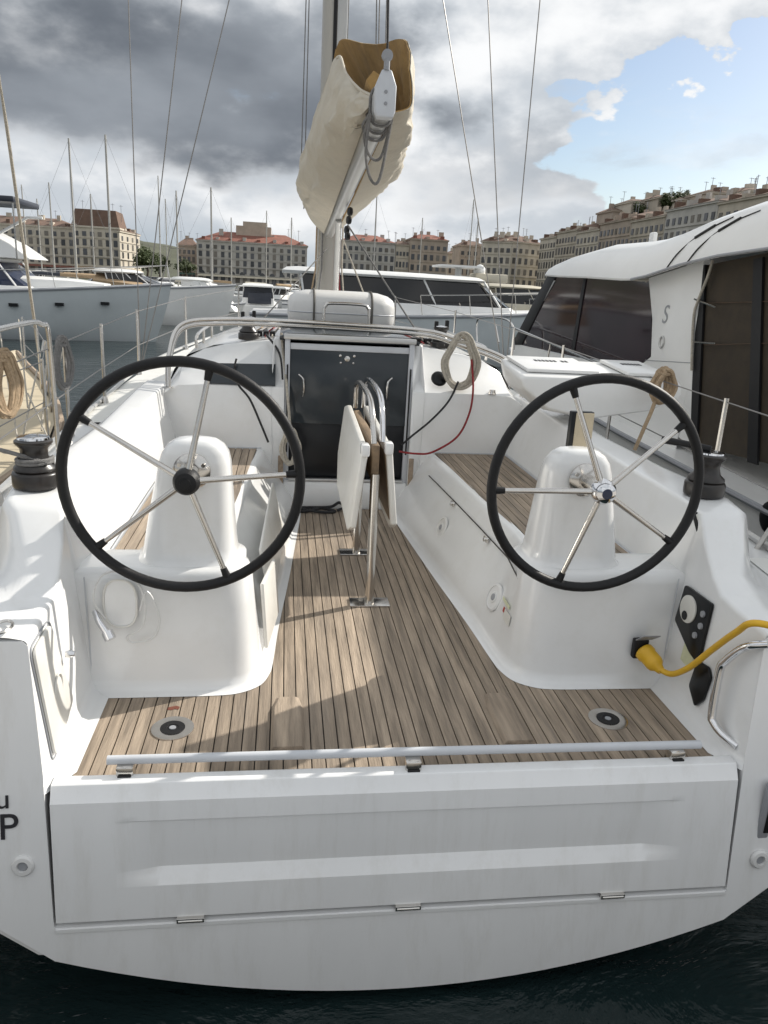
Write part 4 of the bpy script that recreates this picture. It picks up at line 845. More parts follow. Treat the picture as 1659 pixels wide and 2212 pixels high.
# ---- seat mouldings: helm box aft, benches forward
FL_ = [(1.26, 2.77), (.95, 2.772), (.72, 2.776), (.64, 2.79), (.585, 2.83), (.558, 2.90), (.545, 3.0), (.52, 3.4), (.47, 4.0), (.42, 4.7), (.385, 5.2), (.38, 5.40)]
TP_ = [(1.26, 2.79), (.95, 2.79), (.74, 2.795), (.665, 2.81), (.615, 2.845), (.592, 2.91), (.588, 3.0), (.685, 3.4), (.672, 4.0), (.635, 4.7), (.60, 5.2), (.59, 5.40)]
TZ_ = [.505, .505, .505, .505, .505, .505, .50, .455, .445, .445, .445, .445]
seats = {}
for s in (-1, 1):
    m = len(FL_); rows = []
    for i in range(m):
        f = Vector((FL_[i][0], FL_[i][1])); t = Vector((TP_[i][0], TP_[i][1]))
        a = Vector(FL_[max(i-1, 0)]); b = Vector(FL_[min(i+1, m-1)]); d = (b-a).normalized(); nrm = Vector((d.y, -d.x))   # toward the sole
        if nrm.dot(Vector((-1, -1))) < 0: nrm = -nrm
        zt = TZ_[i]; r = []
        r.append((*(f+nrm*.052), .002)); r.append((*(f+nrm*.022), .006)); r.append((*(f+nrm*.007), .02)); r.append((*f, .055))
        for w in (.35, .7): q = f.lerp(t, w); r.append((*q, .055+(zt-.1)*w))
        r.append((*t, zt-.05)); q = t-nrm*.012; r.append((*q, zt-.016)); q = t-nrm*.032; r.append((*q, zt-.003)); q = t-nrm*.055; r.append((*q, zt)); 
        rows.append([(s*x, y, z) for x, y, z in r])
    cols = [crs([Vector(r[j]) for r in rows], 4) for j in range(len(rows[0]))]
    R2 = [[cols[j][i] for j in range(len(cols))] for i in range(len(cols[0]))]
    front = B().loft(R2).build('seat_front', 'gelcoat', Y0, angle=40)
    # tops
    k = B(); k.loft([[(s*x, y, z) for x in (xi, (xi+1.26)/2, 1.26)] for xi, y, z in ((.70, 2.842, .5045), (.66, 2.87, .5045), (.645, 2.96, .5045), (.640, 3.05, .5035), (.640, 3.06, .50), (.66, 3.075, .437), (.735, 3.4, .434), (.722, 4.0, .434), (.685, 4.7, .434), (.65, 5.2, .434), (.64, 5.40, .434))])
    top = k.build('bench_seat', 'gelcoat', Y0, angle=30); seats[s] = top
        # teak slats
    def teak_in(y): return .655+(5.37-y)*.0435          # inboard edge of the teak
    x = .655
    while x < 1.17:
        x1 = min(x+PITCHW-.005, 1.185)
        def ystart(xx):
            if xx >= .985: return 3.12
            yb_ = 5.37-(xx-.655)/.0435 if xx > .655 else 5.37
            return max(yb_, 3.40-.06*min(1, max(0, xx-.72)/.2))
        if ystart(x1) < 5.3:
            ya, yb2 = (3.12, 3.12) if x >= .985 else (ystart(x), ystart(x1))
            k = B(); k.prism([(s*x, ya, .4345), (s*x1, yb2, .4345), (s*x1, 5.37, .4345), (s*x, 5.37, .4345)], (0, 0, .0125)); k.build('slat', 'teak', top)
        x += PITCHW
    k = B(); k.prism([(s*.742, 3.385, .4335), (s*.98, 3.30, .4335), (s*.982, 3.10, .4335), (s*1.188, 3.10, .4335), (s*1.188, 5.375, .4335), (s*.655, 5.375, .4335)], (0, 0, .004)); k.build('caulking', 'caulk', top)
    # steering pedestal
    k = B(); rows = []
    def sec(z, cx, w, y0, y1, p=3.4):
        cy, d = (y0+y1)/2, (y1-y0)/2; r = []
        for i in range(28):
            a = 2*math.pi*i/28; c, sn = math.cos(a), math.sin(a)
            r.append((s*(cx-(.0 if s < 0 else .03)+w*math.copysign(abs(c)**(2/p), c)), cy+d*math.copysign(abs(sn)**(2/p), sn), z))
        return r
    for a in ((.490, .835, .225, 2.83, 3.22), (.507, .835, .200, 2.848, 3.20), (.525, .834, .190, 2.858, 3.19), (.56, .833, .184, 2.862, 3.185), (.70, .824, .166, 2.866, 3.16), (.82, .814, .150, 2.870, 3.13), (.90, .807, .140, 2.874, 3.10), (.945, .803, .128, 2.88, 3.07), (.975, .801, .108, 2.89, 3.05), (.995, .80, .078, 2.905, 3.03), (1.003, .80, .04, 2.925, 3.0)):
        rows.append(sec(*a))
    k.loft(rows, closed=True, cap=True); ped = k.build('steering_pedestal', 'gelcoat', Y0, angle=50)
    # wheel
    rc = onY(396, 1035, 2.73) if s < 0 else onY(1289, 1052, 2.73); hub = onY(403, 1040, 2.70) if s < 0 else onY(1303, 1062, 2.68); R = .425; a0 = 4 if s < 0 else 39
    root = B(); root.tube([rc+Vector((math.cos(q), 0.0, math.sin(q)))*R for q in [2*math.pi*i/72 for i in range(72)]], .0198, 12, closed=True)
    rim = root.build('steering_wheel', 'black_rubber', Y0, angle=60)
    for i in range(5):
        q = math.radians(a0+72*i); d = Vector((math.cos(q), 0, math.sin(q))); e1 = rc+d*(R-.015); dd = (e1-hub).normalized()
        k = B(); k.tube([hub+dd*.03, hub.lerp(e1, .3), e1], [.0125, .0115, .0095], 10); k.build('spoke', 'steel', rim)
        k = B(); k.tube([e1-dd*.037, e1+dd*.003], [.0125, .016], 10); k.build('spoke_socket', 'black_rubber', rim)
    hm = 'black_rubber' if s < 0 else 'chrome'
    k = B(); k.lathe([(.048, -.02), (.050, .0), (.047, .02), (.038, .034), (.02, .040), (.004, .041)], hub, (0, -1, 0), 28); k.build('hub', hm, rim)
    k = B(); k.lathe([(.021, .0), (.020, .004), (.004, .005)], hub+Vector((0, -.039, 0)), (0, -1, 0), 20); k.build('hub_badge', 'blue_glass' if s > 0 else 'black_gloss', rim)
    k = B(); k.lathe([(.030, .0), (.030, .17)], hub+Vector((0, .18, 0)), (0, -1, 0), 20); k.build('shaft', 'steel', rim)
    k = B(); k.lathe([(.070, .0), (.071, .012), (.058, .022), (.034, .03)], (hub.x, 2.866, hub.z), (0, -1, 0), 32); fl = k.build('steering_flange', 'steel', ped)
    for i in range(3):
        q = math.radians(30+120*i); k = B(); k.lathe([(.010, 0), (.008, .010)], (hub.x+.052*math.cos(q), 2.848, hub.z+.052*math.sin(q)), (0, -1, 0), 10); k.build('bolt', 'steel', ped)
# open locker door on the port seat front, and the fasteners behind it
k = B(); h0 = Vector((-.535, 3.02, .07)); k.prism([(-.515, 3.03, .05), (-.47, 3.42, .05), (-.49, 3.42, .33), (-.535, 3.03, .36)], (-.018, 0, 0)); k.build('locker_door', 'gelcoat_worn', Y0, bevel=.008)
k = B(); k.prism([(-.50, 3.46, .05), (-.44, 4.6, .05), (-.52, 4.6, .40), (-.56, 3.46, .36)], (-.014, 0, 0)); k.build('locker_door', 'gelcoat_worn', Y0, bevel=.006)
# starboard seat front: access panel, latches, round vents, instruction plate
def seatpt(y, t, s=1, d=0.0):
    for i in range(len(FL_)-1):
        if FL_[i][1] <= y <= FL_[i+1][1]:
            w = (y-FL_[i][1])/(FL_[i+1][1]-FL_[i][1]); f = FL_[i][0]+(FL_[i+1][0]-FL_[i][0])*w; tt = TP_[i][0]+(TP_[i+1][0]-TP_[i][0])*w; z = TZ_[i]+(TZ_[i+1]-TZ_[i])*w
            return Vector((s*(f+(tt-f)*t-d), y, .055+(z-.1)*t))
k = B(); pl = [seatpt(y, .83, 1, .004) for y in (2.95, 3.4, 3.9, 4.4, 4.9, 5.1)]; k.tube(pl, .0035, 6); k.build('lid_seam', 'caulk', seats[1])
for y in (3.72, 4.42):
    c = seatpt(y, .80, 1, .014); k = B(); k.tube([c+Vector((0, -.03, -.005)), c+Vector((-.008, 0, .0)), c+Vector((0, .03, .008))], .007, 8); k.tube([c+Vector((.012, 0, 0)), c+Vector((-.016, .0, 0))], .011, 10); k.build('lid_latch', 'steel', seats[1])
for y, t in ((3.28, .36), (4.36, .40)):
    c = seatpt(y, t, 1, .004); nn = Vector((-.97, -.12, .35)); k = B(); k.lathe([(.07, 0), (.069, .006), (.058, .010), (.055, .006), (.03, .006), (.026, .010), (.006, .011)], c, nn, 28); v = k.build('round_vent', 'raft_white', seats[1])
    k = B(); k.lathe([(.018, 0), (.016, .003)], c+nn.normalized()*.0105, nn, 16); k.build('vent_knob', 'grey_plastic', seats[1])
def quad_on_seat(y0, y1, t0, t1, nm, mt, d=.006):
    k = B(); k.prism([seatpt(y0, t0, 1, d), seatpt(y1, t0, 1, d), seatpt(y1, t1, 1, d), seatpt(y0, t1, 1, d)], (-.002, 0, 0)); return k.build(nm, mt, seats[1])
quad_on_seat(2.98, 3.075, .30, .42, 'notice_plate', 'dial_white'); quad_on_seat(3.085, 3.105, .36, .42, 'warning_mark', 'red_mark'); quad_on_seat(3.02, 3.16, .46, .50, 'warning_text', 'sticker')
# port aft face: oval inspection hatch, shower handset
k = B(); ov = []
for i in range(40):
    a = 2*math.pi*i/40; c, sn = math.cos(a), math.sin(a); ov.append((-1.075+.062*math.copysign(abs(c)**.75, c), 2.764, .385+.098*math.copysign(abs(sn)**.75, sn)))
k.tube(ov, .005, 6, closed=True); ovh = k.build('oval_hatch', 'gelcoat_worn', Y0); k = B(); k.prism([(q[0], 2.7655, q[2]) for q in ov], (0, .006, 0)); k.build('hatch_panel', 'gelcoat', ovh)
k = B(); k.tube(crs([(-1.165, 2.75, .36), (-1.145, 2.72, .33), (-1.11, 2.70, .285)], 4), [.013]*9, 10); k.tube([(-1.115, 2.705, .295), (-1.10, 2.69, .27)], .022, 12); k.build('shower_handset', 'chrome', Y0)
k = B(); k.lathe([(.012, 0), (.014, .018), (.009, .03)], (-1.198, 2.46, .33), (1, 0, 0), 12); k.build('locker_latch', 'chrome', Y0)
k = B(); hp = [(-1.13, 2.745, .33), (-1.165, 2.735, .42), (-1.13, 2.75, .51), (-1.04, 2.752, .515), (-.985, 2.75, .43), (-.99, 2.75, .30), (-1.05, 2.748, .255), (-1.03, 2.75, .225), (-.95, 2.75, .25), (-.93, 2.75, .34), (-.97, 2.75, .44), (-1.0, 2.75, .36)]
k.tube(crs(hp, 6), .0045, 6); k.build('shower_hose', 'raft_white', Y0)
# port quarter locker lid with embossed badge
def rpoly(pts, r, n=5):
    m = len(pts); out = []
    for i in range(m): out += rnd_corner(pts[i-1], pts[i], pts[(i+1) % m], r, n)
    return out
def wallx(z): return 1.2+.035*max(0, (z-.06))/.44
lid = rpoly([(2.225, .462), (2.405, .475), (2.50, .13), (2.245, .062)], .035)
k = B(); k.prism([(-(wallx(z)-.002), y, z) for y, z in lid], (.012, 0, 0)); ll = k.build('locker_lid', 'gelcoat_worn', Y0, bevel=.006)
k = B(); k.tube([(-(wallx(z)-.003), y, z) for y, z in rpoly([(2.213, .474), (2.415, .487), (2.512, .122), (2.233, .048)], .04)], .003, 6, closed=True); k.build('lid_seal', 'grey_plastic', ll)
k = B(); k.tube([(-(wallx(.25)-.0145), 2.37+.042*math.cos(a), .25+.05*math.sin(a)) for a in [2*math.pi*i/24 for i in range(24)]], .003, 6, closed=True); k.build('embossed_badge', 'gelcoat_worn', ll)
# starboard side wall: engine panel, switch plate, label, grab handle
def wp(y, z, d=.003): return (wallx(z)-d, y, z)
ep = rpoly([Vector((a, b, 0)) for a, b in ((2.745, .475), (2.535, .478), (2.525, .27), (2.545, .225), (2.60, .235), (2.755, .31))], .012, 3)
k = B(); k.prism([wp(v.x, v.y) for v in ep], (-.012, 0, 0)); pan = k.build('engine_panel', 'black_gloss', Y0, bevel=.003)
k = B(); k.lathe([(.058, 0), (.058, .006), (.053, .008)], (wallx(.40)-.015, 2.675, .395), (-1, 0, .07), 28); g = k.build('tachometer', 'dial_white', pan)
k = B(); k.lathe([(.02, 0), (.018, .002)], (wallx(.36)-.0235, 2.68, .365), (-1, 0, .07), 14); k.build('dial_window', 'black_gloss', pan)
for y, z in ((2.57, .42), (2.565, .37), (2.585, .32)):
    k = B(); k.lathe([(.014, 0), (.013, .007)], (wallx(z)-.0155, y, z), (-1, 0, .07), 14); k.build('panel_button', 'grey_plastic', pan)
cp = rpoly([Vector((a, b, 0)) for a, b in ((2.535, .235), (2.455, .245), (2.425, .215), (2.435, .11), (2.475, .06), (2.545, .115))], .012, 3)
k = B(); k.prism([wp(v.x, v.y) for v in cp], (-.012, 0, 0)); k.build('throttle_panel', 'black_gloss', Y0, bevel=.003)
k = B(); k.prism([wp(a, b, .002) for a, b in ((2.66, .175), (2.575, .165), (2.575, .25), (2.66, .265))], (-.002, 0, 0)); k.build('service_label', 'sticker', Y0)
k = B(); k.tube(crs([(1.24, 2.205, .472), (1.205, 2.235, .452), (1.19, 2.27, .42), (1.172, 2.318, .345), (1.165, 2.33, .30), (1.158, 2.315, .13), (1.160, 2.30, .10), (1.175, 2.255, .075), (1.205, 2.20, .06)], 4), .0155, 12); k.build('grab_handle', 'chrome', Y0)
# shore power socket box on the starboard aft face
k = B(); k.box(1.035, 1.10, 2.735, 2.768, .135, .225); sk = k.build('power_inlet', 'black_rubber', Y0, bevel=.008)
k = B(); k.prism([(1.03, 2.73, .225), (1.105, 2.73, .228), (1.12, 2.69, .262), (1.045, 2.69, .262)], (0, 0, .006)); k.build('inlet_flap', 'grey_plastic', sk, bevel=.003)
# starboard wind-down keypad on the coaming slope
k = B(); c = Vector((1.40, 2.70, .655)); ax = Vector((1, 0, .02)); ay = Vector((0, .68, .73)).normalized(); az = ax.cross(ay)
k = B(); c = onZ(1524, 1128, .722); k.obox(c, ax*.048, ay*.045, az*.01); kp = k.build('autopilot_keypad', 'black_rubber', Y0, bevel=.005)
for i in range(3):
    for j in range(2):
        k = B(); k.obox(c+ax*(-.03+.03*i)+ay*(-.02+.038*j)+az*.011, ax*.011, ay*.014, az*.003); k.build('key', 'dial_white', kp, bevel=.002)

# ---- winches
def winch(p, sc, parent_name='sheet_winch', handle=None):
    k = B(); k.lathe([(r*sc, h*sc) for r, h in ((.086, 0), (.088, .012), (.088, .05), (.084, .058), (.074, .062), (.080, .068), (.078, .078), (.058, .095), (.050, .125), (.052, .15), (.066, .166), (.070, .172), (.070, .180), (.060, .186), (.03, .19))], p, n=32)
    w = k.build(parent_name, 'winch_black', Y0, angle=50)
    k = B(); k.lathe([(.060*sc, .187*sc), (.058*sc, .194*sc), (.03*sc, .197*sc), (.014*sc, .196*sc)], p, n=28); k.build('self_tailer', 'chrome', w)
    return w
wl = winch(Vector((-1.42, 3.0, .787)), 1.0); wr = winch(Vector((1.42, 3.06, .787)), 1.0)
k = B(); k.tube([(1.42, 3.06, .995), (1.36, 3.12, .998), (1.27, 3.22, 1.0)], [.013, .015, .017], 10); k.build('winch_handle', 'black_rubber', wr)
k = B(); k.tube([Vector((-1.42, 3.0, .787+.0875))+Vector((math.cos(a)*.066, math.sin(a)*.066, .012*a/6.28)) for a in [i*.35 for i in range(38)]], .007, 6); k.build('rope_turns', 'rope_grey', wl)
for s in (-1, 1):
    cw = winch(Vector((s*.735, 5.86, 1.178)), .86, 'cabin_winch')
    hx = Vector((s*.735, 5.86, 1.345)); k = B(); k.box(hx.x-.055, hx.x-.028, hx.y-.02, hx.y+.02, hx.z-.03, hx.z+.035); k.box(hx.x+.028, hx.x+.055, hx.y-.02, hx.y+.02, hx.z-.03, hx.z+.045); k.build('stripper_arm', 'black_rubber', cw, bevel=.006)

# ---- folded spray-hood hoops over the companionway
for i, (dy, dz) in enumerate(((0, 0), (.055, -.035))):
    pts = [(-1.262, 5.36+dy, .87), (-1.255, 5.40+dy, 1.08+dz), (-1.175, 5.46+dy, 1.285+dz), (-.90, 5.50+dy, 1.335+dz), (-.45, 5.52+dy, 1.342+dz), (.0, 5.52+dy, 1.338+dz), (.55, 5.50+dy, 1.322+dz), (.80, 5.46+dy, 1.265+dz), (1.14, 5.44+dy, 1.155+dz), (1.25, 5.42+dy, 1.02+dz), (1.30, 5.40+dy, .88)]
    k = B(); k.tube(crs(pts, 8), .0145, 10); hp = k.build('sprayhood_hoop', 'steel', Y0)
k = B(); k.lathe([(.04, 0), (.038, .008)], (-1.262, 5.36, .862), n=16); k.build('hoop_foot', 'steel', Y0)
k = B(); k.lathe([(.03, 0), (.026, .012), (.022, .03)], (1.06, 5.415, .895), n=16); k.build('deck_eye', 'steel', Y0)
# cabin-top grab rails
for s in (-1, 1):
    k = B(); k.tube(crs([(s*1.12, 5.9, 1.10), (s*1.12, 5.95, 1.19), (s*1.12, 6.8, 1.21), (s*1.09, 7.7, 1.22), (s*1.09, 7.75, 1.12)], 5), .0125, 8); gr = k.build('cabin_handrail', 'steel', Y0)
    for y in (6.4, 7.1): k = B(); k.tube([(s*1.12, y, 1.09), (s*1.12, y, 1.20)], .011, 8); k.build('handrail_leg', 'steel', gr)
for s in (-1, 1):
    for i in range(4):
        x = s*(.56+.05*i); k = B(); k.box(x-.02, x+.02, 6.02, 6.14, 1.185, 1.235); k.build('rope_clutch', 'black_rubber', Y0, bevel=.006)
        k = B(); k.tube([(x, 5.9, 1.205), (x, 6.1, 1.215), (x*.9, 7.0, 1.225), (x*.35, 7.7, 1.24)], .006, 6); k.build('led_line', ('rope_white', 'rope_red', 'rope_grey', 'rope_tan')[i], Y0)
# hoop in front of the raft
k = B(); k.tube(crs([(-.16, 6.16, 1.20), (-.16, 6.16, 1.40), (-.145, 6.16, 1.445), (-.10, 6.16, 1.465), (.14, 6.16, 1.465), (.185, 6.16, 1.445), (.20, 6.16, 1.40), (.20, 6.16, 1.20)], 6), .0125, 10); k.build('raft_hoop', 'steel', Y0)

# ---- mast, boom, rigging
MX, MY = -.045, 8.0
k = B(); rows = []
def mast_sec(z, w=.118, d=.155):
    r = []
    for i in range(32):
        a = 2*math.pi*i/32; r.append((MX+w*math.copysign(abs(math.cos(a))**.8, math.cos(a)), MY+d*math.sin(a), z))
    return r
k.loft([mast_sec(z) for z in (1.2, 3, 6, 9, 12, 15, 16.4)], closed=True, cap=True); mast = k.build('mast', 'mast_paint', Y0, angle=50)
k = B(); k.box(MX-.022, MX+.008, MY-.168, MY-.15, 2.3, 16.2); k.build('mast_groove', 'black_rubber', mast)
k = B(); k.box(MX+.012, MX+.105, MY-.172, MY-.13, 2.3, 16.2); k.build('luff_flange', 'alloy', mast, bevel=.01)
for x, mt, r in ((MX-.10, 'rope_white', .009), (MX-.07, 'rope_grey', .008), (MX+.10, 'rope_red', .009), (MX+.13, 'rope_white', .008), (MX-.13, 'rope_tan', .008)):
    k = B(); k.tube([(x*1.5, MY-.36, 1.24), (x, MY-.19, 1.75), (x*.98, MY-.19, 2.25), (x*.95, MY-.185, 2.6)], r, 6); k.build('halyard', mt, mast)
for i, z in enumerate((6.9, 11.4)):
    for s in (-1, 1): k = B(); k.tube([(MX, MY, z), (s*(1.05-.2*i), MY-.28, z+.12)], .03, 8); k.build('spreader', 'alloy', mast)
for s in (-1, 1):
    base = (s*1.93, 8.05, .66)
    for (tx, ty_, tz) in ((s*1.88, 8.0, 7.0), (s*.02, 8.0, 13.6), (s*.05, 8.0, 7.6)):
        k = B(); k.tube([(base[0], base[1], base[2]), (tx, ty_, tz)], .0055, 6); k.build('shroud', 'wire', mast)
for a, b_ in (((-.30, 8.0, 5.5), (-.335, 7.9, 2.6)), ((-.28, 8.02, 5.6), (-.30, 7.9, 2.3)), ((.06, 7.75, 6), (.06, 7.75, 3.0)), ((.20, 7.3, 6), (.20, 6.4, 2.9)), ((.23, 7.3, 6), (.22, 6.4, 2.9)), ((.30, 7.3, 6), (.27, 6.4, 2.9))):
    k = B(); k.tube([a, b_], .005, 6); k.build('running_line', 'rope_grey', mast)
BA, BF = Vector((.025, 4.22, 2.53)), Vector((-.05, 7.82, 2.13))
bd = (BF-BA).normalized(); bu = bd.cross(Vector((1, 0, 0))).normalized(); bu = bu if bu.z > 0 else -bu
def boom_sec(t, w, h):
    c = BA.lerp(BF, t); return [c+Vector((1, 0, 0))*w*math.copysign(abs(math.cos(a))**.7, math.cos(a))+bu*h*math.copysign(abs(math.sin(a))**.7, math.sin(a)) for a in [2*math.pi*i/24 for i in range(24)]]
k = B(); k.loft([boom_sec(t, .052, .088) for t in (0.02, .3, .6, 1.0)], closed=True, cap=True); boom = k.build('boom', 'alloy', Y0, angle=50)
k = B(); c = BA; ol = [(-.040, -.10), (.040, -.10), (.052, -.07), (.054, .05), (.026, .125), (-.022, .125), (-.054, .05), (-.052, -.07)]
k.prism([c+Vector((x, -.02, 0))+bu*z for x, z in ol], bd*.05); cap_ = k.build('boom_end_cap', 'pale_grey', boom, bevel=.008, seg=3)
for z in (.02, -.035): k = B(); k.lathe([(.009, 0), (.008, .004)], c+Vector((0, -.021, 0))+bu*z, (0, -1, 0), 12); k.build('end_cap_screw', 'grey_plastic', boom)
k = B(); k.tube([c+Vector((0, 0, .12)), c+Vector((0, 0, .17))], .016, 10); k.lathe([(.028, -.012), (.028, .012)], c+Vector((0, 0, .185)), (0, 1, 0), 16); k.build('lift_block', 'grey_plastic', boom)
k = B(); k.tube([c+Vector((0, 0, .19)), Vector((.03, 5.6, 7.5))], .006, 6); k.build('topping_lift', 'rope_black', boom)
for w, dz, sgn in ((.085, .06, -1), (.075, .15, -1), (.065, .26, 1)):
    q0 = c+bd*.10; k = B(); k.tube(crs([q0+Vector((-.06, 0, -.05)), q0+Vector((-w*1.1, .05, -.07-dz*.6)), q0+Vector((-w*.5, .12, -.09-dz)), q0+Vector((w*.3, .14, -.08-dz)), q0+Vector((.06, .06, -.06))], 6), .008, 6); k.build('reef_line', 'rope_grey', boom)
for t in (.04, .075, .11):
    k = B(); k.tube([boom_sec(t, .060, .096)[i] for i in range(24)], .007, 6, closed=True); k.build('lashing', 'rope_grey', boom)
for q in ((.60, -.12), (.62, -.17), (.66, -.22), (.64, -.28)):
    c2 = BA.lerp(BF, q[0])+Vector((.055, 0, q[1])); k = B(); k.lathe([(.03, -.014), (.034, 0), (.03, .014)], c2, (1, .3, 0), 14); k.build('mainsheet_block', 'black_rubber', boom)
k = B(); k.tube([BA.lerp(BF, .63)+Vector((.05, 0, -.2)), (.62, 6.0, 1.22)], .0065, 6); k.build('mainsheet', 'rope_grey', boom)
k = B(); k.tube([BA.lerp(BF, .70)+Vector((.03, 0, -.25)), (.33, 6.55, 1.24)], .006, 6); k.build('mainsheet', 'rope_white', boom)
k = B(); k.tube([(MX-.02, 7.8, 1.95), (-.68, 6.9, 1.26)], .0065, 6); k.build('mainsheet', 'rope_grey', boom)
k = B(); k.tube([(.03, 7.82, 1.35), (-.02, 6.9, 2.14)], .028, 10); k.build('boom_strut', 'alloy', boom)
# sail cover: port and starboard flanks hanging from the boom
def cloth(rowspx, nm, mt, par, th, nn=10, seed=0, fold=.026):
    rows = [crs([onY(*q) for q in r], nn) for r in rowspx]
    cols = [crs([r[j] for r in rows], 12) for j in range(len(rows[0]))]
    R = [[cols[j][i] for j in range(len(cols))] for i in range(len(cols[0]))]
    n = len(R[0])-1; m = len(R)-1
    for i, r in enumerate(R):
        for j, v in enumerate(r):
            t = j/n; u = i/m; env = math.sin(math.pi*min(1, .12+t*.9))*min(1, 6*u, 6*(1-u)+.2)
            d = math.sin(26*u-7*t+seed)*.6+math.sin(47*u+9*t+seed*2)*.35+math.sin(15*t-8*u+seed)*.4+.3*math.sin(71*u-16*t)
            nz = noise.turbulence(Vector((u*9.0+seed*3.1, t*3.2, seed*1.7)), 4, True, noise_basis='PERLIN_ORIGINAL', amplitude_scale=.55, frequency_scale=2.1)
            r[j] = v+Vector((fold*env*(d*.55+(nz-.55)*2.4), 0, fold*.4*env*math.sin(33*u+5*t)))
    k = B(); k.loft(R); return k.build(nm, mt, par, thick=th, angle=60)
def bpx(t, dx=0.0, dz=0.0):         # a boom point as (px, py, Y) triple
    v = BA.lerp(BF, t)+Vector((dx, 0, dz)); d = v-CAM; dep = d.dot(CF); return (PW/2+FL*d.dot(CR)/dep, PH/2-FL*d.dot(CU)/dep, v.y)
L_ = [[(806, 205, 4.38), (803, 214, 4.37), (800, 228, 4.37), bpx(.045, -.056, .02)],
      [(776, 188, 4.55), (764, 215, 4.53), (768, 262, 4.53), bpx(.09, -.056, 0)],
      [(748, 156, 4.85), (728, 235, 4.80), (745, 292, 4.80), bpx(.17, -.056, -.02)],
      [(733, 118, 5.25), (700, 262, 5.2), (728, 330, 5.2), bpx(.28, -.056, -.03)],
      [(712, 160, 5.8), (683, 300, 5.7), (708, 365, 5.7), bpx(.42, -.057, -.04)],
      [(690, 222, 6.4), (664, 345, 6.3), (692, 410, 6.3), bpx(.58, -.058, -.05)],
      [(668, 292, 7.0), (649, 395, 6.9), (680, 440, 6.9), bpx(.74, -.058, -.06)],
      [(652, 338, 7.45), (647, 400, 7.4), (664, 452, 7.4), bpx(.90, -.058, -.06)],
      [(660, 350, 7.75), (655, 410, 7.75), (666, 466, 7.75), bpx(.985, -.058, -.06)]]
sc1 = cloth(L_, 'sail_cover', 'canvas', boom, .006); sc1['label'] = 'port flank of the beige canvas sail cover'
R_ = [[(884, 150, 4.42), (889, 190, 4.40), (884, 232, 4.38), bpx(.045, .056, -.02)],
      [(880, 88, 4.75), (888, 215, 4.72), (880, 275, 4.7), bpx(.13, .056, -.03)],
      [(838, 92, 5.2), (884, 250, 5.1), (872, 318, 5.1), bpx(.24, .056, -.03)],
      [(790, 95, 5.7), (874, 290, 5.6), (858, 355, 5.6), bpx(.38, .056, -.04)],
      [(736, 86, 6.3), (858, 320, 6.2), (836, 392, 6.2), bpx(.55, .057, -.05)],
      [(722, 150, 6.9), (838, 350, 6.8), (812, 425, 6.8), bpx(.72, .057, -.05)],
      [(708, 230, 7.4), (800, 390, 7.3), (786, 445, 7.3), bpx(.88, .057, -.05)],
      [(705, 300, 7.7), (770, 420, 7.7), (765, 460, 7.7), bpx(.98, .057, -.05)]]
sc2 = cloth(R_, 'sail_cover', 'backlit_ochre', boom, .006); sc3 = cloth([[(x+3.0, y, z) for x, y, z in r] for r in R_], 'sail_cover', 'canvas', boom, .004); sc2['label'] = 'starboard flank of the sail cover with backlight painted ochre on its inner side'  # inner layer painted ochre to imitate backlit canvas; outer layer is the plain canvas
hem = [onY(x, y+4, Y-.012) for x, y, Y in [r[0] for r in L_[:6]]]; k = B(); k.tube(crs(hem, 6), .008, 6); k.build('cover_hem', 'canvas', boom)
# flaked sail resting in the cover
k = B(); rows = []
for i, t in enumerate([.06, .15, .27, .4, .55, .7, .85, .97]):
    c = BA.lerp(BF, t)+Vector((.01, 0, .09)); h = .10+.10*t; rows.append([c+Vector((x*(.8+.2*math.sin(i*2.1+j)), 0, h*zz)) for j, (x, zz) in enumerate(((-.06, 0), (-.09, .5), (-.05, .95), (-.01, .75), (.03, 1.0), (.08, .6), (.06, 0)))])
k.loft(rows, cap=True); k.build('flaked_sail', 'backlit_ochre', boom, angle=80)
# ---- stanchions, guard wires, pushpit
for s in (-1, 1):
    ys = (3.62, 5.14, 6.3, 7.76, 9.6, 11.3)
    for y in ys:
        x = s*(sheer_b(y)-.05); k = B(); k.tube([(x, y, sheer_z(y)), (x, y, sheer_z(y)+.64)], .0125, 8); k.lathe([(.03, 0), (.02, .05), (.016, .06)], (x, y, sheer_z(y)+.01), n=12); st = k.build('stanchion', 'steel', Y0)
    for dz in (.30, .62):
        k = B(); k.tube([(s*(sheer_b(y)-.05), y, sheer_z(y)+dz) for y in (2.9,)+ys], .004, 6); k.build('guard_wire', 'wire', Y0)
k = B(); k.tube(crs([(1.76, 3.10, .50), (1.80, 2.98, .80), (1.84, 2.84, 1.12), (1.80, 2.6, 1.16), (1.74, 2.35, 1.16), (1.72, 2.28, 1.08), (1.70, 2.25, .52)], 6), .0135, 10); k.build('pushpit', 'steel', Y0)
k = B(); k.tube(crs([(-1.80, 4.62, .52), (-1.80, 4.60, 1.22), (-1.79, 4.45, 1.31), (-1.79, 4.2, 1.33), (-1.80, 3.4, 1.30), (-1.82, 2.6, 1.2), (-1.74, 2.3, 1.1), (-1.72, 2.25, .52)], 6), .0135, 10); k.build('pushpit', 'steel', Y0)
# hidden-rail loop by the starboard quarter and a small eye on the port quarter deck
pq = onZ(5, 1362, .52); k = B(); k.tube([pq+Vector((.028*math.cos(a), .045*math.sin(a), .012)) for a in [2*math.pi*i/20 for i in range(20)]], .005, 6, closed=True); k.build('padeye', 'steel', Y0)
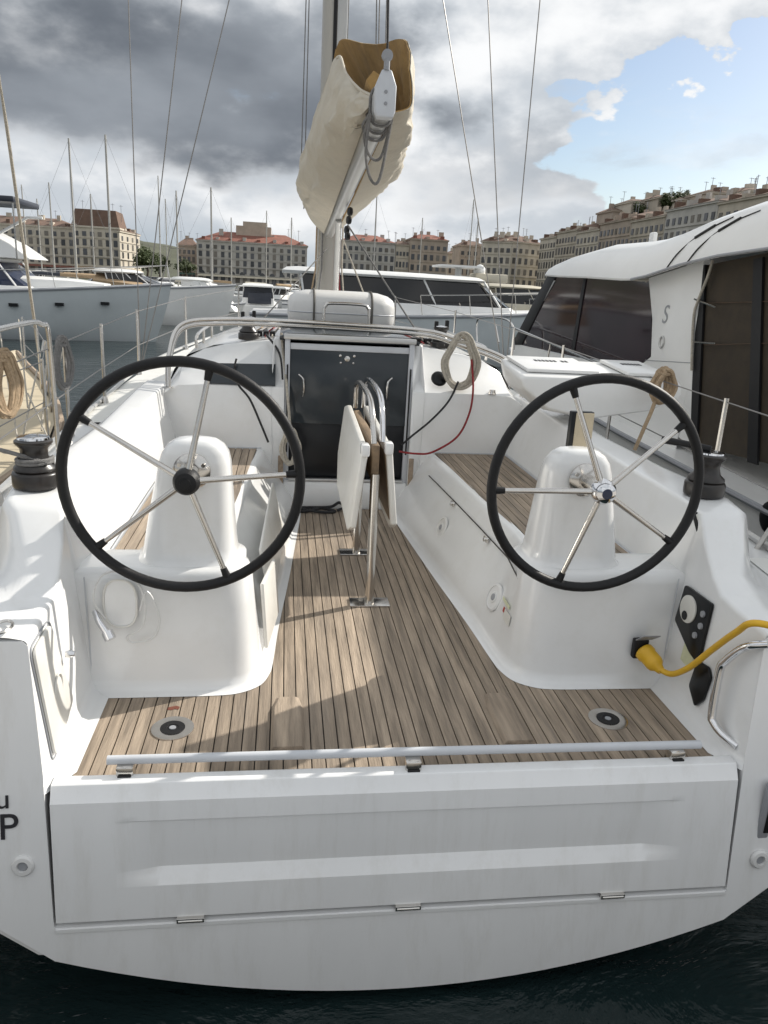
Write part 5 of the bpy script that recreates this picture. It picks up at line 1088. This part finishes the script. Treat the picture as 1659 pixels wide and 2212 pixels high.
# instrument display on the starboard pedestal
k = B(); c = Vector((.835, 3.13, 1.04)); k.box(c.x-.052, c.x+.052, c.y-.008, c.y+.03, c.z-.09, c.z+.09); dp = k.build('instrument_display', 'black_gloss', Y0, bevel=.006)
k = B(); k.box(c.x-.034, c.x+.049, c.y-.014, c.y-.0085, c.z-.085, c.z+.085); k.build('display_cover', 'deck_tan', dp, bevel=.003)
# ---- folding cockpit table
k = B(); k.tube([(0, 3.64, .0), (0, 3.64, .16), (0, 3.66, .70)], [.026, .0235, .0235], 14); post = k.build('table_post', 'steel', Y0)
k = B(); k.tube([(0, 4.42, .0), (0, 4.42, .70)], .0235, 14); k.build('table_post', 'steel', Y0)
for y in (3.64, 4.42): k = B(); k.box(-.105, .105, y-.055, y+.055, .001, .010); k.build('table_foot', 'steel', Y0, bevel=.003)
k = B(); k.box(-.020, .020, 3.67, 4.78, .66, .845); k.build('table_core', 'table_wood', Y0, bevel=.008)
for s, oxx in ((-1, 0.0), (1, .012)):
    yo = 0.0 if s < 0 else .06
    k = B(); th = .034; x0 = s*.042+oxx*.3; lean = s*.052
    prof = [(3.60+yo, .845), (3.60+yo, .43), (3.70+yo, .385), (4.55, .40), (4.80, .55), (4.82, .86), (4.70, .885), (3.78, .845)]
    k.prism([(x0+lean*(.86-z)/.46, y, z) for y, z in prof], (s*th, 0, 0)); lf = k.build('table_leaf', 'gelcoat_worn', Y0, bevel=.010, seg=3)
    k = B(); k.prism([(x0-s*.004+lean*(.86-z)/.46, y, z) for y, z in [(3.63+yo, .80), (3.63+yo, .45), (4.5, .44), (4.7, .6), (4.7, .82)]], (s*.0035, 0, 0)); k.build('leaf_underside', 'table_wood', lf)
    k = B(); k.box(*sorted((x0-s*.002, x0+s*.040)), 3.585+yo, 3.66+yo, .80, .862); k.build('leaf_end_block', 'gelcoat', lf, bevel=.010)
k = B(); k.tube(crs([(-.005, 3.72, .84), (-.012, 3.80, .98), (-.012, 4.0, 1.045), (-.012, 4.5, 1.05), (-.012, 4.72, 1.0), (-.008, 4.78, .86)], 6), .016, 10); k.build('table_grab_bar', 'steel', Y0)
k = B(); k.tube(crs([(.045, 3.78, .84), (.045, 3.84, .98), (.045, 4.02, 1.06), (.045, 4.5, 1.07), (.045, 4.74, 1.02), (.045, 4.80, .86)], 6), .016, 10); k.build('table_grab_bar', 'chrome', Y0)

# ================================================================== loose gear aboard
# life raft canister
RF = thing('life_raft', 'white life raft canister strapped on the cabin roof in front of the mast', 'life raft', (0, 6.5, 1.22))
def superrow(x, hz, hy, cz, cy=6.55, n=24, p=3.2): return [(x, cy+hy*math.copysign(abs(math.cos(a))**(2/p), math.cos(a)), cz+hz*math.copysign(abs(math.sin(a))**(2/p), math.sin(a))) for a in [2*math.pi*i/n for i in range(n)]]
XR = ((-.445, .04), (-.44, .08), (-.425, .115), (-.38, .145), (-.30, .165), (-.2, .17), (.2, .17), (.30, .165), (.38, .145), (.425, .115), (.44, .08), (.445, .04))
k = B(); k.loft([superrow(x, h, h*1.7, 1.392) for x, h in XR], closed=True, cap=True); k.build('canister', 'raft_white', RF, angle=50)
k = B(); k.loft([superrow(x, .012, h*1.7+.006, 1.385) for x, h in XR], closed=True, cap=True); k.build('canister_seam', 'pale_grey', RF)
for x in (-.235, .235):
    k = B(); k.tube([(x, q[1], q[2]) for q in superrow(x, .174, .292, 1.392)], .009, 6, closed=True); k.build('strap', 'strap', RF)
k = B(); k.box(-.40, .40, 6.30, 6.34, 1.205, 1.235); k.box(-.40, .40, 6.76, 6.80, 1.205, 1.235); k.build('cradle', 'steel', RF)
# white storage box on the starboard coaming
SB = thing('deck_box', 'white moulded deck box with two flat lids resting on the starboard coaming', 'storage box', (1.5, 4.7, .85))
def boxrow(y, x0, x1, zt, zb, zm): return [(x0, y, zt-.02), (x0+.02, y, zt), ((x0+x1)/2, y, zt+.0), (x1-.03, y, zt-.0), (x1, y, zt-.03), (x1-.0, y, zt-.09), (x1-.18, y, (zt+zb)/2-.06), (x1-.45, y, zb+.02), (x0+.5, y, zb), (x0+.2, y, zb+.05), (x0+.03, y, zb+.17)]
k = B(); k.loft([boxrow(4.52, 1.0, 2.02, 1.125, .93, 0), boxrow(4.50, .975, 2.035, 1.13, .885, 0), boxrow(4.56, .96, 2.04, 1.145, .87, 0), boxrow(4.85, .965, 2.06, 1.175, .87, 0), boxrow(5.02, .985, 2.05, 1.19, .9, 0), boxrow(5.04, 1.01, 2.03, 1.19, .95, 0)][1:], closed=True, cap=True)
k.build('box_body', 'boat_white', SB, bevel=.012, seg=2, angle=35)
for x0, x1 in ((1.03, 1.50), (1.69, 1.97)):
    k = B(); k.prism([(x0, 4.56, 1.150), (x1, 4.56, 1.150), (x1-.02, 4.98, 1.192), (x0-.02, 4.98, 1.192)], (0, 0, .022)); ld = k.build('lid', 'boat_white', SB, bevel=.006)
    n = 9 if x0 < 1.3 else 6
    for i in range(n):
        if i == 6 and n == 9: continue
        xx = x0+.13+i*.026 if n == 9 else x0+.07+i*.024; yy = 4.81
        k = B(); k.box(xx, xx+.017, yy, yy+.05, 1.1975-.0, 1.1995); 
        zz = 1.150+(yy-4.56)*.1+.0215
        k = B(); k.prism([(xx, yy, zz+.0015), (xx+.017, yy, zz+.0015), (xx+.017, yy+.05, zz+.0065), (xx, yy+.05, zz+.0065)], (0, 0, .001)); k.build('lettering', 'ink', ld)
# yellow shore power lead
SP = thing('shore_power_lead', 'yellow shore power cable plugged into the cockpit socket', 'cable', (1.1, 2.7, .15))
k = B(); k.lathe([(.034, 0), (.041, .006), (.042, .03), (.038, .036), (.038, .075), (.034, .088), (.022, .10), (.016, .12)], (1.075, 2.738, .178), (.35, -.85, -.4), 20); k.build('plug', 'yellow_cable', SP)
k = B(); k.tube(crs([(1.112, 2.645, .135), onY(1452, 1456, 2.59), onY(1490, 1441, 2.50), onY(1540, 1402, 2.40), onY(1590, 1366, 2.28), onY(1630, 1346, 2.20), (1.30, 2.15, .545), (1.45, 2.12, .545), (1.75, 2.08, .50), (2.2, 2.0, .2)], 8), .0125, 10); k.build('cord', 'yellow_cable', SP)
# rope coils and loose lines
def rope(nm, label, pts, r, mt, n=8, group=None, cat='rope'):
    k = B(); k.tube(crs(pts, n), r, 6); o = k.build(nm, mt); return tag(o, label, cat, group)
def coil(nm, label, top, w, h, nl, r, mt, ax=Vector((1, 0, 0)), tail=None):
    k = B(); P = []; top = Vector(top); rg = random.Random(hash(nm+mt) % 97 if False else len(label))
    P = []; nl = int(nl*1.8)
    for i in range(nl*12):
        a = 2*math.pi*i/12; lp = i//12; rr = random.Random(lp*13+len(label)); jw = rr.uniform(.72, 1.22); jh = rr.uniform(.88, 1.10); ox = rr.uniform(-.018, .018)
        P.append(top+ax*(w*math.sin(a)*jw*(1 if math.cos(a) < .3 else .75)+ox)+Vector((rg.uniform(-.004, .004), -.012-rr.uniform(0, .055), -h+h*math.cos(a)*jh)))
    k.tube(crs(P, 3), r, 6)
    k.tube([top+ax*(w*.55*math.cos(a))+Vector((0, -.03+.035*math.sin(a), -h*.28)) for a in [2*math.pi*i/12 for i in range(12)]], r, 6, closed=True)
    if tail: k.tube(crs(tail, 6), r, 6)
    return tag(k.build(nm, mt), label, 'rope')
coil('rope_coil', 'cream rope coil hung from the starboard cabin-top winch', (.80, 5.46, 1.31), .125, .185, 5, .010, 'rope_white')
coil('rope_coil', 'grey rope coil hanging beside the companionway jamb', (-.415, 5.33, .62), .055, .13, 3, .010, 'rope_white', tail=[(-.415, 5.33, .60), (-.44, 5.36, .85), (-.47, 5.5, 1.1), (-.49, 5.52, 1.26)])
coil('rope_coil', 'tan rope hank tied at the starboard guard wire behind the deck box', (1.83, 4.40, 1.22), .055, .10, 6, .012, 'rope_tan', tail=[(1.83, 4.40, 1.15), (1.79, 4.36, 1.0), (1.74, 4.34, .86), (1.70, 4.34, .72)])
rope('control_line', 'red flecked line drooping from the cream coil to the companionway', [(.88, 5.40, 1.14), (.90, 5.36, .93), (.88, 5.34, .75), (.80, 5.33, .58), (.62, 5.30, .47), (.50, 5.30, .455), (.38, 5.34, .46)], .0075, 'rope_red')
rope('control_line', 'black line running from the cream coil down to the companionway sill', [(.79, 5.38, .98), (.72, 5.34, .84), (.60, 5.33, .70), (.47, 5.34, .58), (.40, 5.38, .5)], .0075, 'rope_black')
rope('control_line', 'black line leading from the port cabin winch to the sole', [(-.60, 5.72, 1.23), (-.50, 5.46, 1.12), (-.475, 5.36, .95)], .008, 'rope_black')
rope('control_line', 'black line hanging across the port bulkhead window', [(-.80, 5.46, 1.07), (-.81, 5.43, 1.0), (-.78, 5.37, .90), (-.70, 5.36, .80), (-.62, 5.355, .62), (-.57, 5.35, .5)], .0075, 'rope_black')
rope('rope_tangle', 'black cord lying in loops on the teak sole by the companionway', [(-.40, 5.30, .012), (-.30, 5.26, .014), (-.18, 5.34, .016), (-.08, 5.28, .012), (-.20, 5.24, .018), (-.33, 5.33, .02), (-.12, 5.33, .03), (-.05, 5.31, .07), (-.01, 5.33, .03), (-.06, 5.30, .014)], .011, 'rope_black')
rope('sheet_rope', 'grey jib sheet leading forward from the port winch', [(-1.36, 2.96, .885), (-1.5, 2.95, .93), (-1.75, 2.93, 1.0), (-2.0, 2.92, 1.06)], .009, 'rope_grey')
coil('rope_coil', 'grey rope coil hung on the port guard wire', (-1.83, 5.0, 1.20), .10, .15, 5, .011, 'rope_grey', ax=Vector((.25, .97, 0)))
coil('rope_coil', 'pinkish tan rope coil hanging on the port pushpit', (-1.80, 3.9, 1.22), .07, .16, 6, .012, 'rope_tan', ax=Vector((.4, .9, 0)))
